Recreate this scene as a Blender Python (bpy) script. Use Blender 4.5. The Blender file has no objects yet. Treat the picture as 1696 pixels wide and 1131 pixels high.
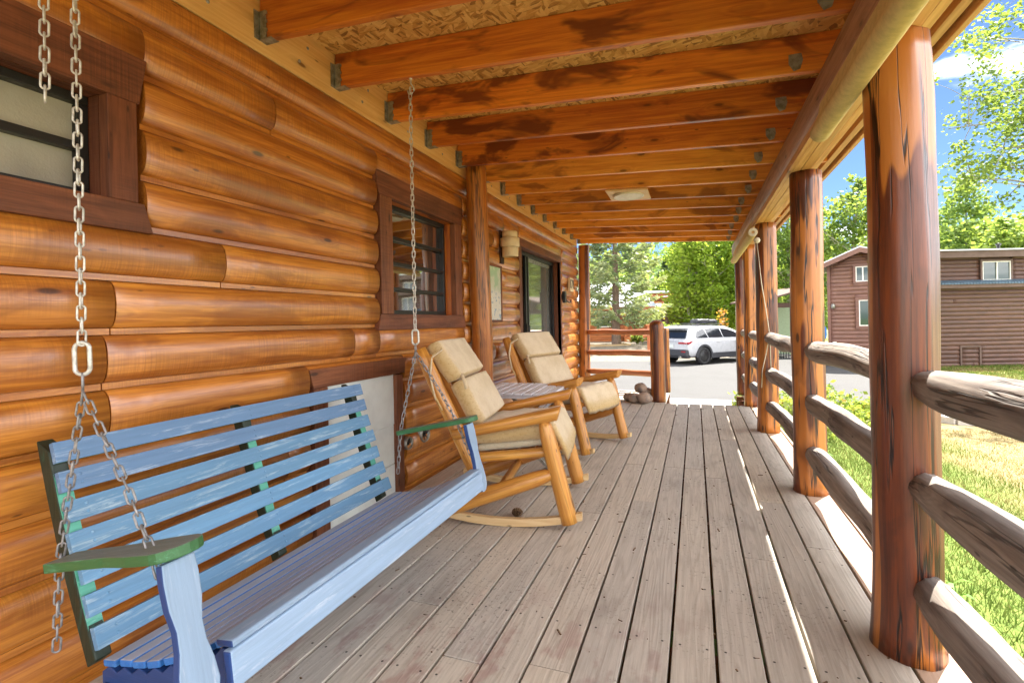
import bpy, math, random
import numpy as np
from mathutils import Vector, Matrix, noise as mnoise
R = math.radians
S = bpy.context.scene
COL = S.collection

# ------------------------------------------------------------------ objects
def tag(o, label=None, cat=None, group=None, kind=None):
    if label: o['label'] = label
    if cat: o['category'] = cat
    if group: o['group'] = group
    if kind: o['kind'] = kind
    return o

def thing(name, label, cat, loc=(0, 0, 0), rz=0, group=None):
    o = bpy.data.objects.new(name, None)
    o.empty_display_size = .1
    COL.objects.link(o)
    o.location = loc
    o.rotation_euler = (0, 0, rz)
    return tag(o, label, cat, group)

def copy_tree(o, parent=None):
    c = o.copy(); COL.objects.link(c); c.parent = parent
    for ch in list(o.children): copy_tree(ch, c)
    return c

def T(x, y, z): return Matrix.Translation((x, y, z))

class MB:
    """collects faces; every vertex carries grain coordinates and a per-piece random number"""
    def __init__(s, seed=0):
        s.v = []; s.f = []; s.sm = []; s.gc = []; s.rd = []; s.mi = []
        s.rng = random.Random(seed); s.M = Matrix.Identity(4)
    def put(s, vs, fs, gcs, smooth=False, mi=0, rnd=None):
        n = len(s.v); r = s.rng.random() if rnd is None else rnd
        off = Vector((s.rng.uniform(-40, 40), s.rng.uniform(-9, 9), s.rng.uniform(-9, 9)))
        for p, g in zip(vs, gcs):
            s.v.append((s.M @ Vector(p))[:]); s.gc.append((Vector(g) + off)[:]); s.rd.append(r)
        for k, f in enumerate(fs):
            s.f.append([n + i for i in f])
            s.sm.append(smooth[k] if isinstance(smooth, list) else smooth); s.mi.append(mi)
    def box(s, c, d, grain=0, M=None, mi=0, rnd=None):
        hx, hy, hz = d[0] / 2, d[1] / 2, d[2] / 2
        loc = [(x, y, z) for x in (-hx, hx) for y in (-hy, hy) for z in (-hz, hz)]
        A = T(*c) @ (M if M else Matrix.Identity(4))
        fs = [(0, 1, 3, 2), (4, 6, 7, 5), (0, 4, 5, 1), (2, 3, 7, 6), (0, 2, 6, 4), (1, 5, 7, 3)]
        o = {0: (0, 1, 2), 1: (1, 2, 0), 2: (2, 0, 1)}[grain]
        s.put([A @ Vector(p) for p in loc], fs, [(p[o[0]], p[o[1]], p[o[2]]) for p in loc], False, mi, rnd)
    def beam(s, a, b, w, h, up=(0, 0, 1), mi=0, rnd=None):
        a = Vector(a); b = Vector(b); x = (b - a); L = x.length; x.normalize()
        y = Vector(up).cross(x); y.normalize(); z = x.cross(y)
        M = Matrix((x, y, z)).transposed().to_4x4()
        s.box((a + b) / 2, (L, w, h), 0, M, mi, rnd)
    def tube(s, pts, rad, seg=12, wob=0., seed=0, caps=True, sx=1., sy=1., up=(0, 0, 1), mi=0, rnd=None, rw=0., freq=2.2, facet=0., dome=0., planes=0):
        pts = [Vector(p) for p in pts]; n = len(pts)
        if not hasattr(rad, '__len__'): rad = [rad] * n
        vs = []; gs = []; fs = []; L = 0.
        pr_ = random.Random(seed * 13 + 5); cuts = [(pr_.uniform(0, 6.283), pr_.uniform(.86, .97), pr_.uniform(0, 99)) for _ in range(planes)]
        for i, p in enumerate(pts):
            if i: L += (p - pts[i - 1]).length
            t = (pts[min(i + 1, n - 1)] - pts[max(i - 1, 0)]).normalized()
            u = Vector(up)
            if abs(u.dot(t)) > .95: u = Vector((1, 0, 0))
            a = u.cross(t).normalized(); b = t.cross(a)
            ox = wob * mnoise.noise((L * freq, seed * 7.3, 1.5)); oy = wob * mnoise.noise((L * freq, seed * 5.1, 8.5))
            for k in range(seg):
                th = 2 * math.pi * k / seg
                r = rad[i]
                if rw: r *= 1 + rw * mnoise.noise((math.cos(th) * 1.1 + seed * 3.7, math.sin(th) * 1.1, L * freq * 1.3))
                if facet: r *= 1 + facet * mnoise.noise((math.cos(th) * 2.3 + seed, math.sin(th) * 2.3, L * .35))
                for t0, dj, sd in cuts:      # flats left by the drawknife
                    cd = math.cos(th - t0 - .5 * mnoise.noise((L * .5, sd, 0)))
                    q = dj + .05 * mnoise.noise((L * .9, sd, 7))
                    if cd > .5 and q / cd < 1: r = min(r, rad[i] * q / cd)
                cx = r * sx * math.cos(th); cy = r * sy * math.sin(th)
                vs.append(p + a * (cx + ox) + b * (cy + oy)); gs.append((L, cx, cy))
        sm = []
        for i in range(n - 1):
            for k in range(seg):
                k2 = (k + 1) % seg
                fs.append((i * seg + k, i * seg + k2, (i + 1) * seg + k2, (i + 1) * seg + k)); sm.append(True)
        if caps:
            fs.append(tuple(reversed(range(seg)))); sm.append(False)
            fs.append(tuple(range((n - 1) * seg, n * seg))); sm.append(False)
        s.put(vs, fs, gs, sm, mi, rnd)
    def log(s, a, b, r0, r1=None, n=10, **k):
        a = Vector(a); b = Vector(b); r1 = r0 if r1 is None else r1
        s.tube([a.lerp(b, i / (n - 1)) for i in range(n)], [r0 + (r1 - r0) * i / (n - 1) for i in range(n)], **k)
    def prism(s, out, t, M=None, grain=0, mi=0, rnd=None, smooth=False):
        """outline (x,y) extruded along z by t, centred"""
        M = M or Matrix.Identity(4); n = len(out)
        loc = [(x, y, -t / 2) for x, y in out] + [(x, y, t / 2) for x, y in out]
        fs = [tuple(reversed(range(n))), tuple(range(n, 2 * n))] + [(i, (i + 1) % n, n + (i + 1) % n, n + i) for i in range(n)]
        o = {0: (0, 1, 2), 1: (1, 2, 0), 2: (2, 0, 1)}[grain]
        sm = [False, False] + [smooth] * n
        s.put([M @ Vector(p) for p in loc], fs, [(p[o[0]], p[o[1]], p[o[2]]) for p in loc], sm, mi, rnd)
    def lathe(s, prof, M=None, seg=20, mi=0, rnd=None, smooth=True):
        M = M or Matrix.Identity(4); n = len(prof); vs = []; gs = []; fs = []
        for r, z in prof:
            for k in range(seg):
                a = 2 * math.pi * k / seg; p = (r * math.cos(a), r * math.sin(a), z)
                vs.append(M @ Vector(p)); gs.append((p[2], p[0], p[1]))
        for i in range(n - 1):
            for k in range(seg):
                k2 = (k + 1) % seg; fs.append((i * seg + k, i * seg + k2, (i + 1) * seg + k2, (i + 1) * seg + k))
        s.put(vs, fs, gs, smooth, mi, rnd)
    def quad(s, ps, mi=0, rnd=None, gc=None):
        s.put(ps, [tuple(range(len(ps)))], gc or [tuple(p) for p in ps], False, mi, rnd)
    def torus(s, M, a, b, r, straight=0., seg=16, ms=7, mi=0):
        """stadium ring in local xy plane"""
        path = []
        for k in range(seg):
            th = 2 * math.pi * k / seg
            x = a * math.cos(th); y = b * math.sin(th) + (straight if math.sin(th) > 0 else -straight)
            path.append(Vector((x, y, 0)))
        vs = []; fs = []; gs = []
        for k in range(seg):
            t = (path[(k + 1) % seg] - path[k - 1]).normalized(); nrm = Vector((t.y, -t.x, 0))
            for j in range(ms):
                ph = 2 * math.pi * j / ms
                p = path[k] + nrm * (r * math.cos(ph)) + Vector((0, 0, r * math.sin(ph)))
                vs.append(M @ p); gs.append(p)
        for k in range(seg):
            for j in range(ms):
                k2 = (k + 1) % seg; j2 = (j + 1) % ms
                fs.append((k * ms + j, k2 * ms + j, k2 * ms + j2, k * ms + j2))
        s.put(vs, fs, gs, True, mi)
    def build(s, name, mats, parent=None, world=False, bevel=0.):
        me = bpy.data.meshes.new(name)
        me.from_pydata(s.v, [], s.f)
        me.polygons.foreach_set('use_smooth', s.sm)
        for m in (mats if isinstance(mats, (list, tuple)) else [mats]): me.materials.append(m)
        me.polygons.foreach_set('material_index', s.mi)
        at = me.attributes.new('gc', 'FLOAT_VECTOR', 'POINT'); at.data.foreach_set('vector', np.array(s.gc, dtype=np.float32).ravel())
        at = me.attributes.new('rnd', 'FLOAT', 'POINT'); at.data.foreach_set('value', np.array(s.rd, dtype=np.float32))
        me.update()
        o = bpy.data.objects.new(name, me); COL.objects.link(o)
        if parent is not None:
            o.parent = parent
            if world:
                p = parent; Mp = Matrix.Identity(4)
                while p is not None:
                    Mp = (Matrix.Translation(p.location) @ p.rotation_euler.to_matrix().to_4x4()) @ Mp
                    if p.type != 'EMPTY': Mp = Matrix.Identity(4); break
                    p = p.parent
                o.matrix_parent_inverse = Mp.inverted()
        if bevel:
            b = o.modifiers.new('bevel', 'BEVEL'); b.width = bevel; b.segments = 2; b.limit_method = 'ANGLE'; b.angle_limit = R(40)
        return o

def rawmesh(name, v, f4, rnd, mat, parent=None, extra=None, smooth=False):
    """numpy quads/tris to a mesh quickly"""
    me = bpy.data.meshes.new(name); n = len(v); m, k = f4.shape
    me.vertices.add(n); me.vertices.foreach_set('co', v.astype(np.float32).ravel())
    me.loops.add(m * k); me.loops.foreach_set('vertex_index', f4.astype(np.int32).ravel())
    me.polygons.add(m); me.polygons.foreach_set('loop_start', np.arange(0, m * k, k, dtype=np.int32))
    if smooth: me.polygons.foreach_set('use_smooth', np.ones(m, dtype=bool))
    me.materials.append(mat)
    at = me.attributes.new('rnd', 'FLOAT', 'POINT'); at.data.foreach_set('value', rnd.astype(np.float32))
    for kx, val in (extra or {}).items():
        at = me.attributes.new(kx, 'FLOAT', 'POINT'); at.data.foreach_set('value', val.astype(np.float32))
    me.update(calc_edges=True); me.validate()
    o = bpy.data.objects.new(name, me); COL.objects.link(o)
    if parent is not None: o.parent = parent
    return o

# ------------------------------------------------------------------ materials
class NT:
    def __init__(s, name):
        s.m = bpy.data.materials.new(name); s.m.use_nodes = True
        s.t = s.m.node_tree; s.b = s.t.nodes['Principled BSDF']; s.out = s.t.nodes['Material Output']
    def n(s, typ, ins=None, **props):
        nd = s.t.nodes.new(typ)
        for k, v in props.items(): setattr(nd, k, v)
        for k, v in (ins or {}).items(): s.set(nd.inputs[k], v)
        return nd
    def set(s, sock, v):
        if isinstance(v, bpy.types.NodeSocket): s.t.links.new(v, sock)
        elif isinstance(v, bpy.types.Node): s.t.links.new(v.outputs[0], sock)
        else:
            if isinstance(v, (tuple, list)) and len(v) == 3 and sock.type == 'RGBA': v = (*v, 1)
            sock.default_value = v
    def math(s, op, a, b=0., c=0.):
        return s.n('ShaderNodeMath', {0: a, 1: b, 2: c}, operation=op).outputs[0]
    def mul(s, v, k): return s.n('ShaderNodeVectorMath', {0: v, 1: k}, operation='MULTIPLY').outputs[0]
    def noise(s, v, sc=1., det=3., rough=.55, dist=0.):
        return s.n('ShaderNodeTexNoise', {'Vector': v, 'Scale': sc, 'Detail': det, 'Roughness': rough, 'Distortion': dist}).outputs[0]
    def smooth(s, v, a, b, lo=0., hi=1.):
        return s.n('ShaderNodeMapRange', {'Value': v, 'From Min': a, 'From Max': b, 'To Min': lo, 'To Max': hi}, interpolation_type='SMOOTHSTEP').outputs[0]
    def lin(s, v, a, b, lo=0., hi=1.):
        return s.n('ShaderNodeMapRange', {'Value': v, 'From Min': a, 'From Max': b, 'To Min': lo, 'To Max': hi}).outputs[0]
    def mix(s, f, a, b, mode='MIX'):
        nd = s.n('ShaderNodeMix', data_type='RGBA', blend_type=mode)
        s.set(nd.inputs[0], f); s.set(nd.inputs[6], a); s.set(nd.inputs[7], b)
        return nd.outputs[2]
    def attr(s, name, out=1): return s.n('ShaderNodeAttribute', attribute_name=name).outputs[out]
    def bump(s, h, st, d=.01):
        return s.n('ShaderNodeBump', {'Height': h, 'Strength': st, 'Distance': d}).outputs[0]
    def done(s, col=None, rough=.5, normal=None, coat=0., coatr=.15, spec=.5, metal=0.):
        b = s.b
        if col is not None: s.set(b.inputs['Base Color'], col)
        s.set(b.inputs['Roughness'], rough); s.set(b.inputs['Metallic'], metal)
        s.set(b.inputs['Specular IOR Level'], spec)
        if normal is not None: s.set(b.inputs['Normal'], normal)
        if coat: s.set(b.inputs['Coat Weight'], coat); s.set(b.inputs['Coat Roughness'], coatr)
        return s.m

def wood(name, a, b, rough=.5, coat=0., coatr=.2, knot=.35, ring=.35, crack=0., blotch=.3, blotchcol=None, saw=0., bump=.2, var=.3, gs=1., knotcol=None, patch=None, spec=.5):
    t = NT(name)
    gc = t.attr('gc'); rnd = t.attr('rnd', 2)
    n1 = t.noise(t.mul(gc, (2.6 * gs, 62 * gs, 62 * gs)), 1., 6., .75)
    n2 = t.noise(t.mul(gc, (.55 * gs, 8 * gs, 8 * gs)), 1., 2., .5, .25)
    vor = t.n('ShaderNodeTexVoronoi', {'Vector': t.mul(gc, (3.1 * gs, 9.5 * gs, 9.5 * gs)), 'Scale': 1., 'Randomness': 1.})
    d = vor.outputs['Distance']; gate = t.math('LESS_THAN', t.n('ShaderNodeSeparateColor', {0: vor.outputs['Color']}).outputs[0], knot)
    near = t.math('MULTIPLY', t.smooth(d, .42, .08), gate)
    rg = t.math('SINE', t.math('ADD', t.math('MULTIPLY', n2, 75.), t.math('MULTIPLY', near, 14.)))
    f = t.math('ADD', t.math('MULTIPLY', t.smooth(n1, .40, .60), 1 - ring), t.math('MULTIPLY', t.lin(rg, -1, 1), ring))
    n5 = t.noise(t.mul(gc, (1.1 * gs, 26 * gs, 26 * gs)), 1., 4., .65, .6)
    f = t.math('ADD', t.math('MULTIPLY', f, .62), t.math('MULTIPLY', t.smooth(n5, .42, .60), .5))
    col = t.mix(f, a, b)
    col = t.mix(t.math('MULTIPLY', t.smooth(n5, .60, .70), .35), col, tuple(x * .5 for x in b))
    pin = t.n('ShaderNodeTexVoronoi', {'Vector': t.mul(gc, (9 * gs, 26 * gs, 26 * gs)), 'Scale': 1., 'Randomness': 1.})
    pg = t.math('LESS_THAN', t.n('ShaderNodeSeparateColor', {0: pin.outputs['Color']}).outputs[1], .12)
    col = t.mix(t.math('MULTIPLY', t.math('MULTIPLY', t.smooth(pin.outputs['Distance'], .17, .07), pg), .75), col, tuple(x * .22 for x in b))
    if patch:
        pm = t.smooth(t.noise(t.mul(gc, (.55, 7.5, 7.5)), 1., 2., .5, .3), .465, .49)
        col = t.mix(t.math('MULTIPLY', pm, .85), col, patch)
    bc = blotchcol or tuple(x * .45 for x in b)
    n3 = t.noise(t.mul(gc, (1.9, 4.5, 4.5)), 1., 4., .55, .6)
    col = t.mix(t.math('MULTIPLY', t.smooth(n3, .52, .62), blotch), col, bc)
    kc = knotcol or tuple(x * .28 for x in b)
    km = t.math('MULTIPLY', t.smooth(d, .13, .06), gate)
    col = t.mix(t.math('MULTIPLY', t.smooth(d, .34, .08), t.math('MULTIPLY', gate, .30)), col, bc)
    col = t.mix(t.math('MULTIPLY', km, .85), col, kc)
    h = t.math('MULTIPLY', n1, .6)
    if saw:
        w = t.noise(t.mul(gc, (170, 3, 3)), 1., 2., .6)
        sm = t.smooth(t.noise(t.mul(gc, (1.1, 4, 4)), 1., 2.), .42, .6)
        col = t.mix(t.math('MULTIPLY', t.math('MULTIPLY', t.lin(w, .35, .7), sm), saw), col, tuple(x * .5 for x in b))
        h = t.math('ADD', h, t.math('MULTIPLY', t.math('MULTIPLY', w, sm), saw * 2))
    if crack:
        n4 = t.noise(t.mul(gc, (.42, 10.5, 10.5)), 1., 4., .6)
        cm = t.math('MULTIPLY', t.smooth(t.math('ABSOLUTE', t.math('SUBTRACT', n4, .5)), .016, .003),
                    t.smooth(t.noise(t.mul(gc, (1.2, 3, 3)), 1., 1.), .38, .46))
        col = t.mix(t.math('MULTIPLY', cm, crack), col, tuple(x * .1 for x in b))
        h = t.math('SUBTRACT', h, t.math('MULTIPLY', cm, 2.5))
    hs = t.n('ShaderNodeHueSaturation', {'Color': col, 'Value': t.lin(rnd, 0, 1, 1 - var, 1 + var * .8), 'Hue': t.lin(rnd, 0, 1, .497, .503)})
    return t.done(hs.outputs[0], t.lin(n1, .3, .75, rough - .06, rough + .14), t.bump(h, bump, .006), coat, coatr, spec)

def plain(name, c, rough=.5, metal=0., var=.12, sc=30., coat=0., bump=.05, c2=None, spec=.5):
    t = NT(name)
    tc = t.n('ShaderNodeTexCoord').outputs['Object']
    n = t.noise(tc, sc, 5., .6)
    col = t.mix(t.smooth(n, .35, .7), c, c2 or tuple(x * (1 - var * 2) for x in c))
    return t.done(col, t.lin(n, .3, .7, rough - .05, rough + .1), t.bump(n, bump, .004), coat, .1, spec, metal)

def paint(name, c, worn, amt=.5, edge=None, rough=.45, dust=None, var=.1, axis=2):
    """old paint over wood: brush streaks, worn patches along the grain"""
    t = NT(name); gc = t.attr('gc'); rnd = t.attr('rnd', 2)
    n1 = t.noise(t.mul(gc, (3, 70, 70)), 1., 4., .7)
    n2 = t.noise(t.mul(gc, (5, 46, 46)), 1., 6., .75, .4)
    col = t.mix(t.lin(n1, .35, .7, 0, .6), c, tuple(x * .72 for x in c))
    col = t.mix(t.math('MULTIPLY', t.smooth(n2, .62 - amt * .22, .72 - amt * .1), t.lin(n1, .35, .55, .4, 1)), col, worn)
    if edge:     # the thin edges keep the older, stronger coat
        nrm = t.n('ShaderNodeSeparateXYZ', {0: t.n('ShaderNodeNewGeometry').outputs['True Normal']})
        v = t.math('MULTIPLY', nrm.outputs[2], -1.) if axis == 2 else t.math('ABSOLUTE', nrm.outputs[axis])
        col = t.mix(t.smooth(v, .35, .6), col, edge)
    if dust:
        up = t.n('ShaderNodeSeparateXYZ', {0: t.n('ShaderNodeNewGeometry').outputs['Normal']}).outputs[2]
        col = t.mix(t.math('MULTIPLY', t.smooth(up, .5, .9), .75), col, dust)
    hs = t.n('ShaderNodeHueSaturation', {'Color': col, 'Value': t.lin(rnd, 0, 1, 1 - var, 1 + var)})
    return t.done(hs.outputs[0], t.lin(n2, .3, .7, rough - .08, rough + .2), t.bump(t.math('ADD', n1, n2), .22, .004))

def leafmat(name, c1, c2, c3=None, trans=.45):
    t = NT(name); rnd = t.attr('rnd', 2)
    col = t.mix(t.smooth(rnd, .1, .9), c1, c2)
    if c3: col = t.mix(t.smooth(rnd, .86, .93), col, c3)
    d = t.n('ShaderNodeBsdfPrincipled', {'Base Color': col, 'Roughness': .5, 'Specular IOR Level': .35})
    tr = t.n('ShaderNodeBsdfTranslucent', {'Color': t.mix(.4, col, (.60, .72, .08))})
    mx = t.n('ShaderNodeMixShader', {0: trans, 1: d.outputs[0], 2: tr.outputs[0]})
    t.t.links.new(mx.outputs[0], t.out.inputs[0])
    return t.m

M = {}
M['log'] = wood('varnished_log_siding', (.69, .275, .042), (.38, .115, .013), .34, .95, .25, .6, .36, 0, .5, (.22, .055, .010), .4, .32, .07, knotcol=(.04, .011, .005))
M['tongue'] = wood('siding_tongue_strip', (.62, .29, .085), (.44, .17, .045), .5, .1, .3, .3, .3, 0, .2, None, .15, .1, .2)
M['ledger'] = wood('pale_pine_ledger', (.80, .50, .19), (.68, .37, .11), .45, .2, .3, .5, .25, 0, .15, None, .0, .1, .08, knotcol=(.16, .06, .02))
M['trim'] = wood('rough_sawn_brown_trim', (.26, .085, .032), (.135, .040, .016), .6, .05, .3, .35, .3, 0, .35, None, .5, .4, .15)
M['joist'] = wood('stained_joist', (.84, .275, .024), (.54, .120, .011), .42, .35, .3, .55, .42, 0, .9, (.17, .030, .006), .0, .15, .25)
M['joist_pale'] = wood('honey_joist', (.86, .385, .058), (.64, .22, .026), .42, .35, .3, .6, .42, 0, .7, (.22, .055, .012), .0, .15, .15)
M['header'] = wood('grey_brown_beam', (.46, .27, .155), (.28, .145, .08), .5, .1, .3, .4, .35, .3, .4, None, 0, .2, .1)
M['soffit'] = wood('pale_soffit_boards', (.70, .42, .18), (.52, .26, .085), .5, .05, .3, .4, .3, 0, .2, None, 0, .12, .12)
M['post'] = wood('varnished_peeled_log', (.185, .042, .008), (.080, .017, .005), .36, .32, .3, .85, .25, .97, .4, (.035, .009, .005), 0, .35, .06, patch=(.50, .175, .028))
M['midpost'] = wood('orange_peeled_log', (.56, .21, .032), (.33, .095, .013), .36, .35, .3, .8, .3, .8, .4, (.14, .035, .008), 0, .25, .06)
M['rail'] = wood('weathered_grey_log', (.31, .265, .225), (.155, .125, .106), .7, 0, .3, .4, .38, .7, .4, (.055, .036, .03), 0, .5, .12)
M['railred'] = wood('stained_log_rail', (.40, .15, .05), (.22, .065, .022), .5, .25, .3, .3, .3, .5, .3, None, 0, .2, .1)
M['chair'] = wood('honey_peeled_log', (.68, .33, .065), (.47, .18, .027), .36, .35, .22, .6, .33, .25, .3, (.3, .10, .02), 0, .14, .10, knotcol=(.12, .04, .012))
M['rocker'] = wood('pale_rocker_wood', (.74, .54, .28), (.60, .38, .16), .5, .1, .3, .3, .35, 0, .2, None, 0, .12, .1)
M['housewood'] = wood('dark_house_siding', (.125, .050, .028), (.066, .027, .017), .55, .06, .3, .2, .3, 0, .3, None, 0, .1, .06)
M['housewood2'] = wood('brown_house_siding', (.225, .108, .074), (.15, .065, .045), .5, .1, .3, .2, .3, 0, .2, None, 0, .1, .06)
M['orangewood'] = wood('orange_cabin_siding', (.52, .17, .05), (.36, .10, .03), .5, .1, .3, .2, .3, 0, .3, None, 0, .1, .15)
M['greyboard'] = wood('weathered_fence_board', (.27, .215, .20), (.17, .13, .12), .8, 0, .3, .2, .3, .3, .3, None, 0, .2, .25)
M['step'] = wood('yellowed_step_wood', (.45, .32, .17), (.30, .2, .1), .7)
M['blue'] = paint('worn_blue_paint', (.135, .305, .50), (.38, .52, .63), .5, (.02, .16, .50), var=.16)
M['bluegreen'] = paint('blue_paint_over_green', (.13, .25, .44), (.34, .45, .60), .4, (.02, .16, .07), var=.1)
M['bluedeep'] = paint('deep_blue_paint', (.02, .055, .19), (.05, .12, .33), .3)
M['seatblue'] = paint('worn_seat_paint', (.03, .17, .52), (.10, .28, .6), .4, dust=(.52, .52, .51))
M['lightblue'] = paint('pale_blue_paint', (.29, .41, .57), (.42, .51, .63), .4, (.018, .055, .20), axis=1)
M['green'] = paint('green_paint', (.045, .16, .055), (.10, .30, .16), .35, dust=(.25, .28, .26))
M['darkgreen'] = paint('dark_green_paint', (.016, .030, .016), (.03, .12, .08), .15)
M['mint'] = paint('mint_green_paint', (.10, .42, .30), (.25, .6, .48), .4)
M['chain'] = plain('galvanised_chain', (.70, .68, .62), .45, .45, .2, 60)
M['chaindark'] = plain('old_dark_chain', (.36, .35, .35), .5, .5, .25, 60)
M['galv'] = plain('galvanised_plate', (.42, .42, .38), .45, .7, .2, 25, c2=(.22, .2, .16))
M['black'] = plain('black_metal', (.015, .015, .016), .35, 0, .1)
M['rust'] = plain('rusty_metal', (.06, .025, .014), .6, .3, .2)
M['white'] = plain('white_panel', (.86, .93, .90), .5, 0, .04, 12)
M['whiteslat'] = plain('white_plastic_slat', (.72, .72, .76), .45, 0, .05, 20)
M['sconce'] = plain('cream_ceramic', (.80, .66, .42), .5, 0, .08, 14)
M['signwood'] = plain('pale_sign_wood', (.72, .60, .40), .6, 0, .08, 14)
M['ink'] = plain('dark_lettering', (.03, .02, .015), .6)
M['lightpanel'] = plain('cream_light_panel', (.74, .52, .27), .5, 0, .06, 9)
M['lens'] = plain('milky_lens', (.72, .68, .55), .3, 0, .03, 9)
M['canvas'] = plain('blind_canvas', (.60, .455, .175), .75, 0, .10, 40)
M['cord'] = plain('pale_cord', (.62, .55, .42), .8)
M['stone'] = plain('river_stone', (.36, .26, .19), .75, 0, .25, 9, c2=(.16, .125, .11), bump=.3)
M['cone'] = plain('pine_cone_scales', (.20, .11, .05), .7, 0, .3, 60, c2=(.05, .025, .012))
M['carwhite'] = plain('white_car_paint', (.45, .46, .48), .25, 0, .01, 5, coat=.6, bump=0)
M['clad'] = plain('dark_plastic_cladding', (.035, .036, .042), .5, 0, .1)
M['tyre'] = plain('tyre_rubber', (.018, .018, .019), .75)
M['rim'] = plain('black_rim', (.03, .03, .034), .3, .5)
M['carglass'] = plain('dark_car_glass', (.012, .014, .018), .04, 0, 0, 5, bump=0, spec=.9)
M['taillight'] = plain('red_tail_light', (.32, .012, .018), .2)
M['plate'] = plain('licence_plate', (.62, .66, .62), .5)
M['metalroof'] = plain('pale_metal_roof', (.62, .64, .66), .35, .1, .05, 2)
M['blueroof'] = plain('corrugated_blue_roof', (.10, .16, .22), .4, .3, .1, 3)
M['brownroof'] = plain('brown_fascia', (.12, .068, .05), .6, 0, .1, 3)
M['winframe'] = plain('white_window_frame', (.80, .78, .70), .45, 0, .03)
M['palegreen'] = plain('pale_green_wall', (.36, .46, .30), .6)
M['blueplastic'] = plain('bright_blue_plastic', (.015, .16, .52), .4)
M['bark'] = wood('spruce_bark', (.25, .17, .12), (.13, .085, .06), .85, 0, .3, .1, .2, .6, .3, None, 0, .6, .1)
M['aspenbark'] = wood('aspen_bark', (.42, .40, .30), (.28, .26, .19), .8, 0, .3, .3, .1, 0, .3, None, 0, .3, .1)
M['aspen'] = leafmat('aspen_leaves', (.06, .13, .035), (.16, .24, .055), None, .5)
M['aspendark'] = leafmat('far_leaves', (.09, .18, .05), (.20, .30, .085), None, .5)
M['yellowgreen'] = leafmat('bright_leaves', (.14, .26, .03), (.36, .46, .06), None, .6)
M['spruce'] = leafmat('spruce_needles', (.13, .19, .12), (.33, .35, .17), (.46, .39, .19), .35)
M['midgreen'] = leafmat('green_leaves', (.10, .19, .04), (.24, .33, .075), None, .5)
M['conifer'] = leafmat('dark_needles', (.025, .055, .03), (.07, .11, .045), None, .15)
M['shrub'] = leafmat('shrub_leaves', (.10, .17, .03), (.28, .33, .08), (.45, .28, .05))
M['weed'] = leafmat('weed_leaves', (.10, .24, .03), (.24, .42, .08))
M['orangeleaf'] = leafmat('orange_blossom', (.55, .16, .02), (.75, .3, .04))

def glassy(name, base, refl, rough=.03, tint=(.9, .9, .9)):
    t = NT(name)
    lw = t.n('ShaderNodeLayerWeight', {'Blend': .35}).outputs['Facing']
    d = t.n('ShaderNodeBsdfDiffuse', {'Color': (*base, 1)})
    g = t.n('ShaderNodeBsdfGlossy', {'Color': (*tint, 1), 'Roughness': rough})
    mx = t.n('ShaderNodeMixShader', {0: t.lin(lw, 0, 1, refl, min(1, refl * 2.2)), 1: d.outputs[0], 2: g.outputs[0]})
    t.t.links.new(mx.outputs[0], t.out.inputs[0]); return t.m
M['glass'] = glassy('dark_window_glass', (.02, .018, .016), .34)
M['doorglass'] = glassy('grey_door_glass', (.17, .175, .165), .22, .06)
M['houseglass'] = glassy('house_window_glass', (.035, .06, .05), .07)
def frosted():
    t = NT('frosted_window_glass'); gc = t.n('ShaderNodeTexCoord').outputs['Object']
    n = t.noise(gc, 90, 3, .6); big = t.noise(gc, 3, 2)
    col = t.mix(t.smooth(big, .35, .65), (.30, .29, .245), (.44, .43, .37))
    return t.done(col, .3, t.bump(n, .5, .004))
M['frosted'] = frosted()

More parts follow.
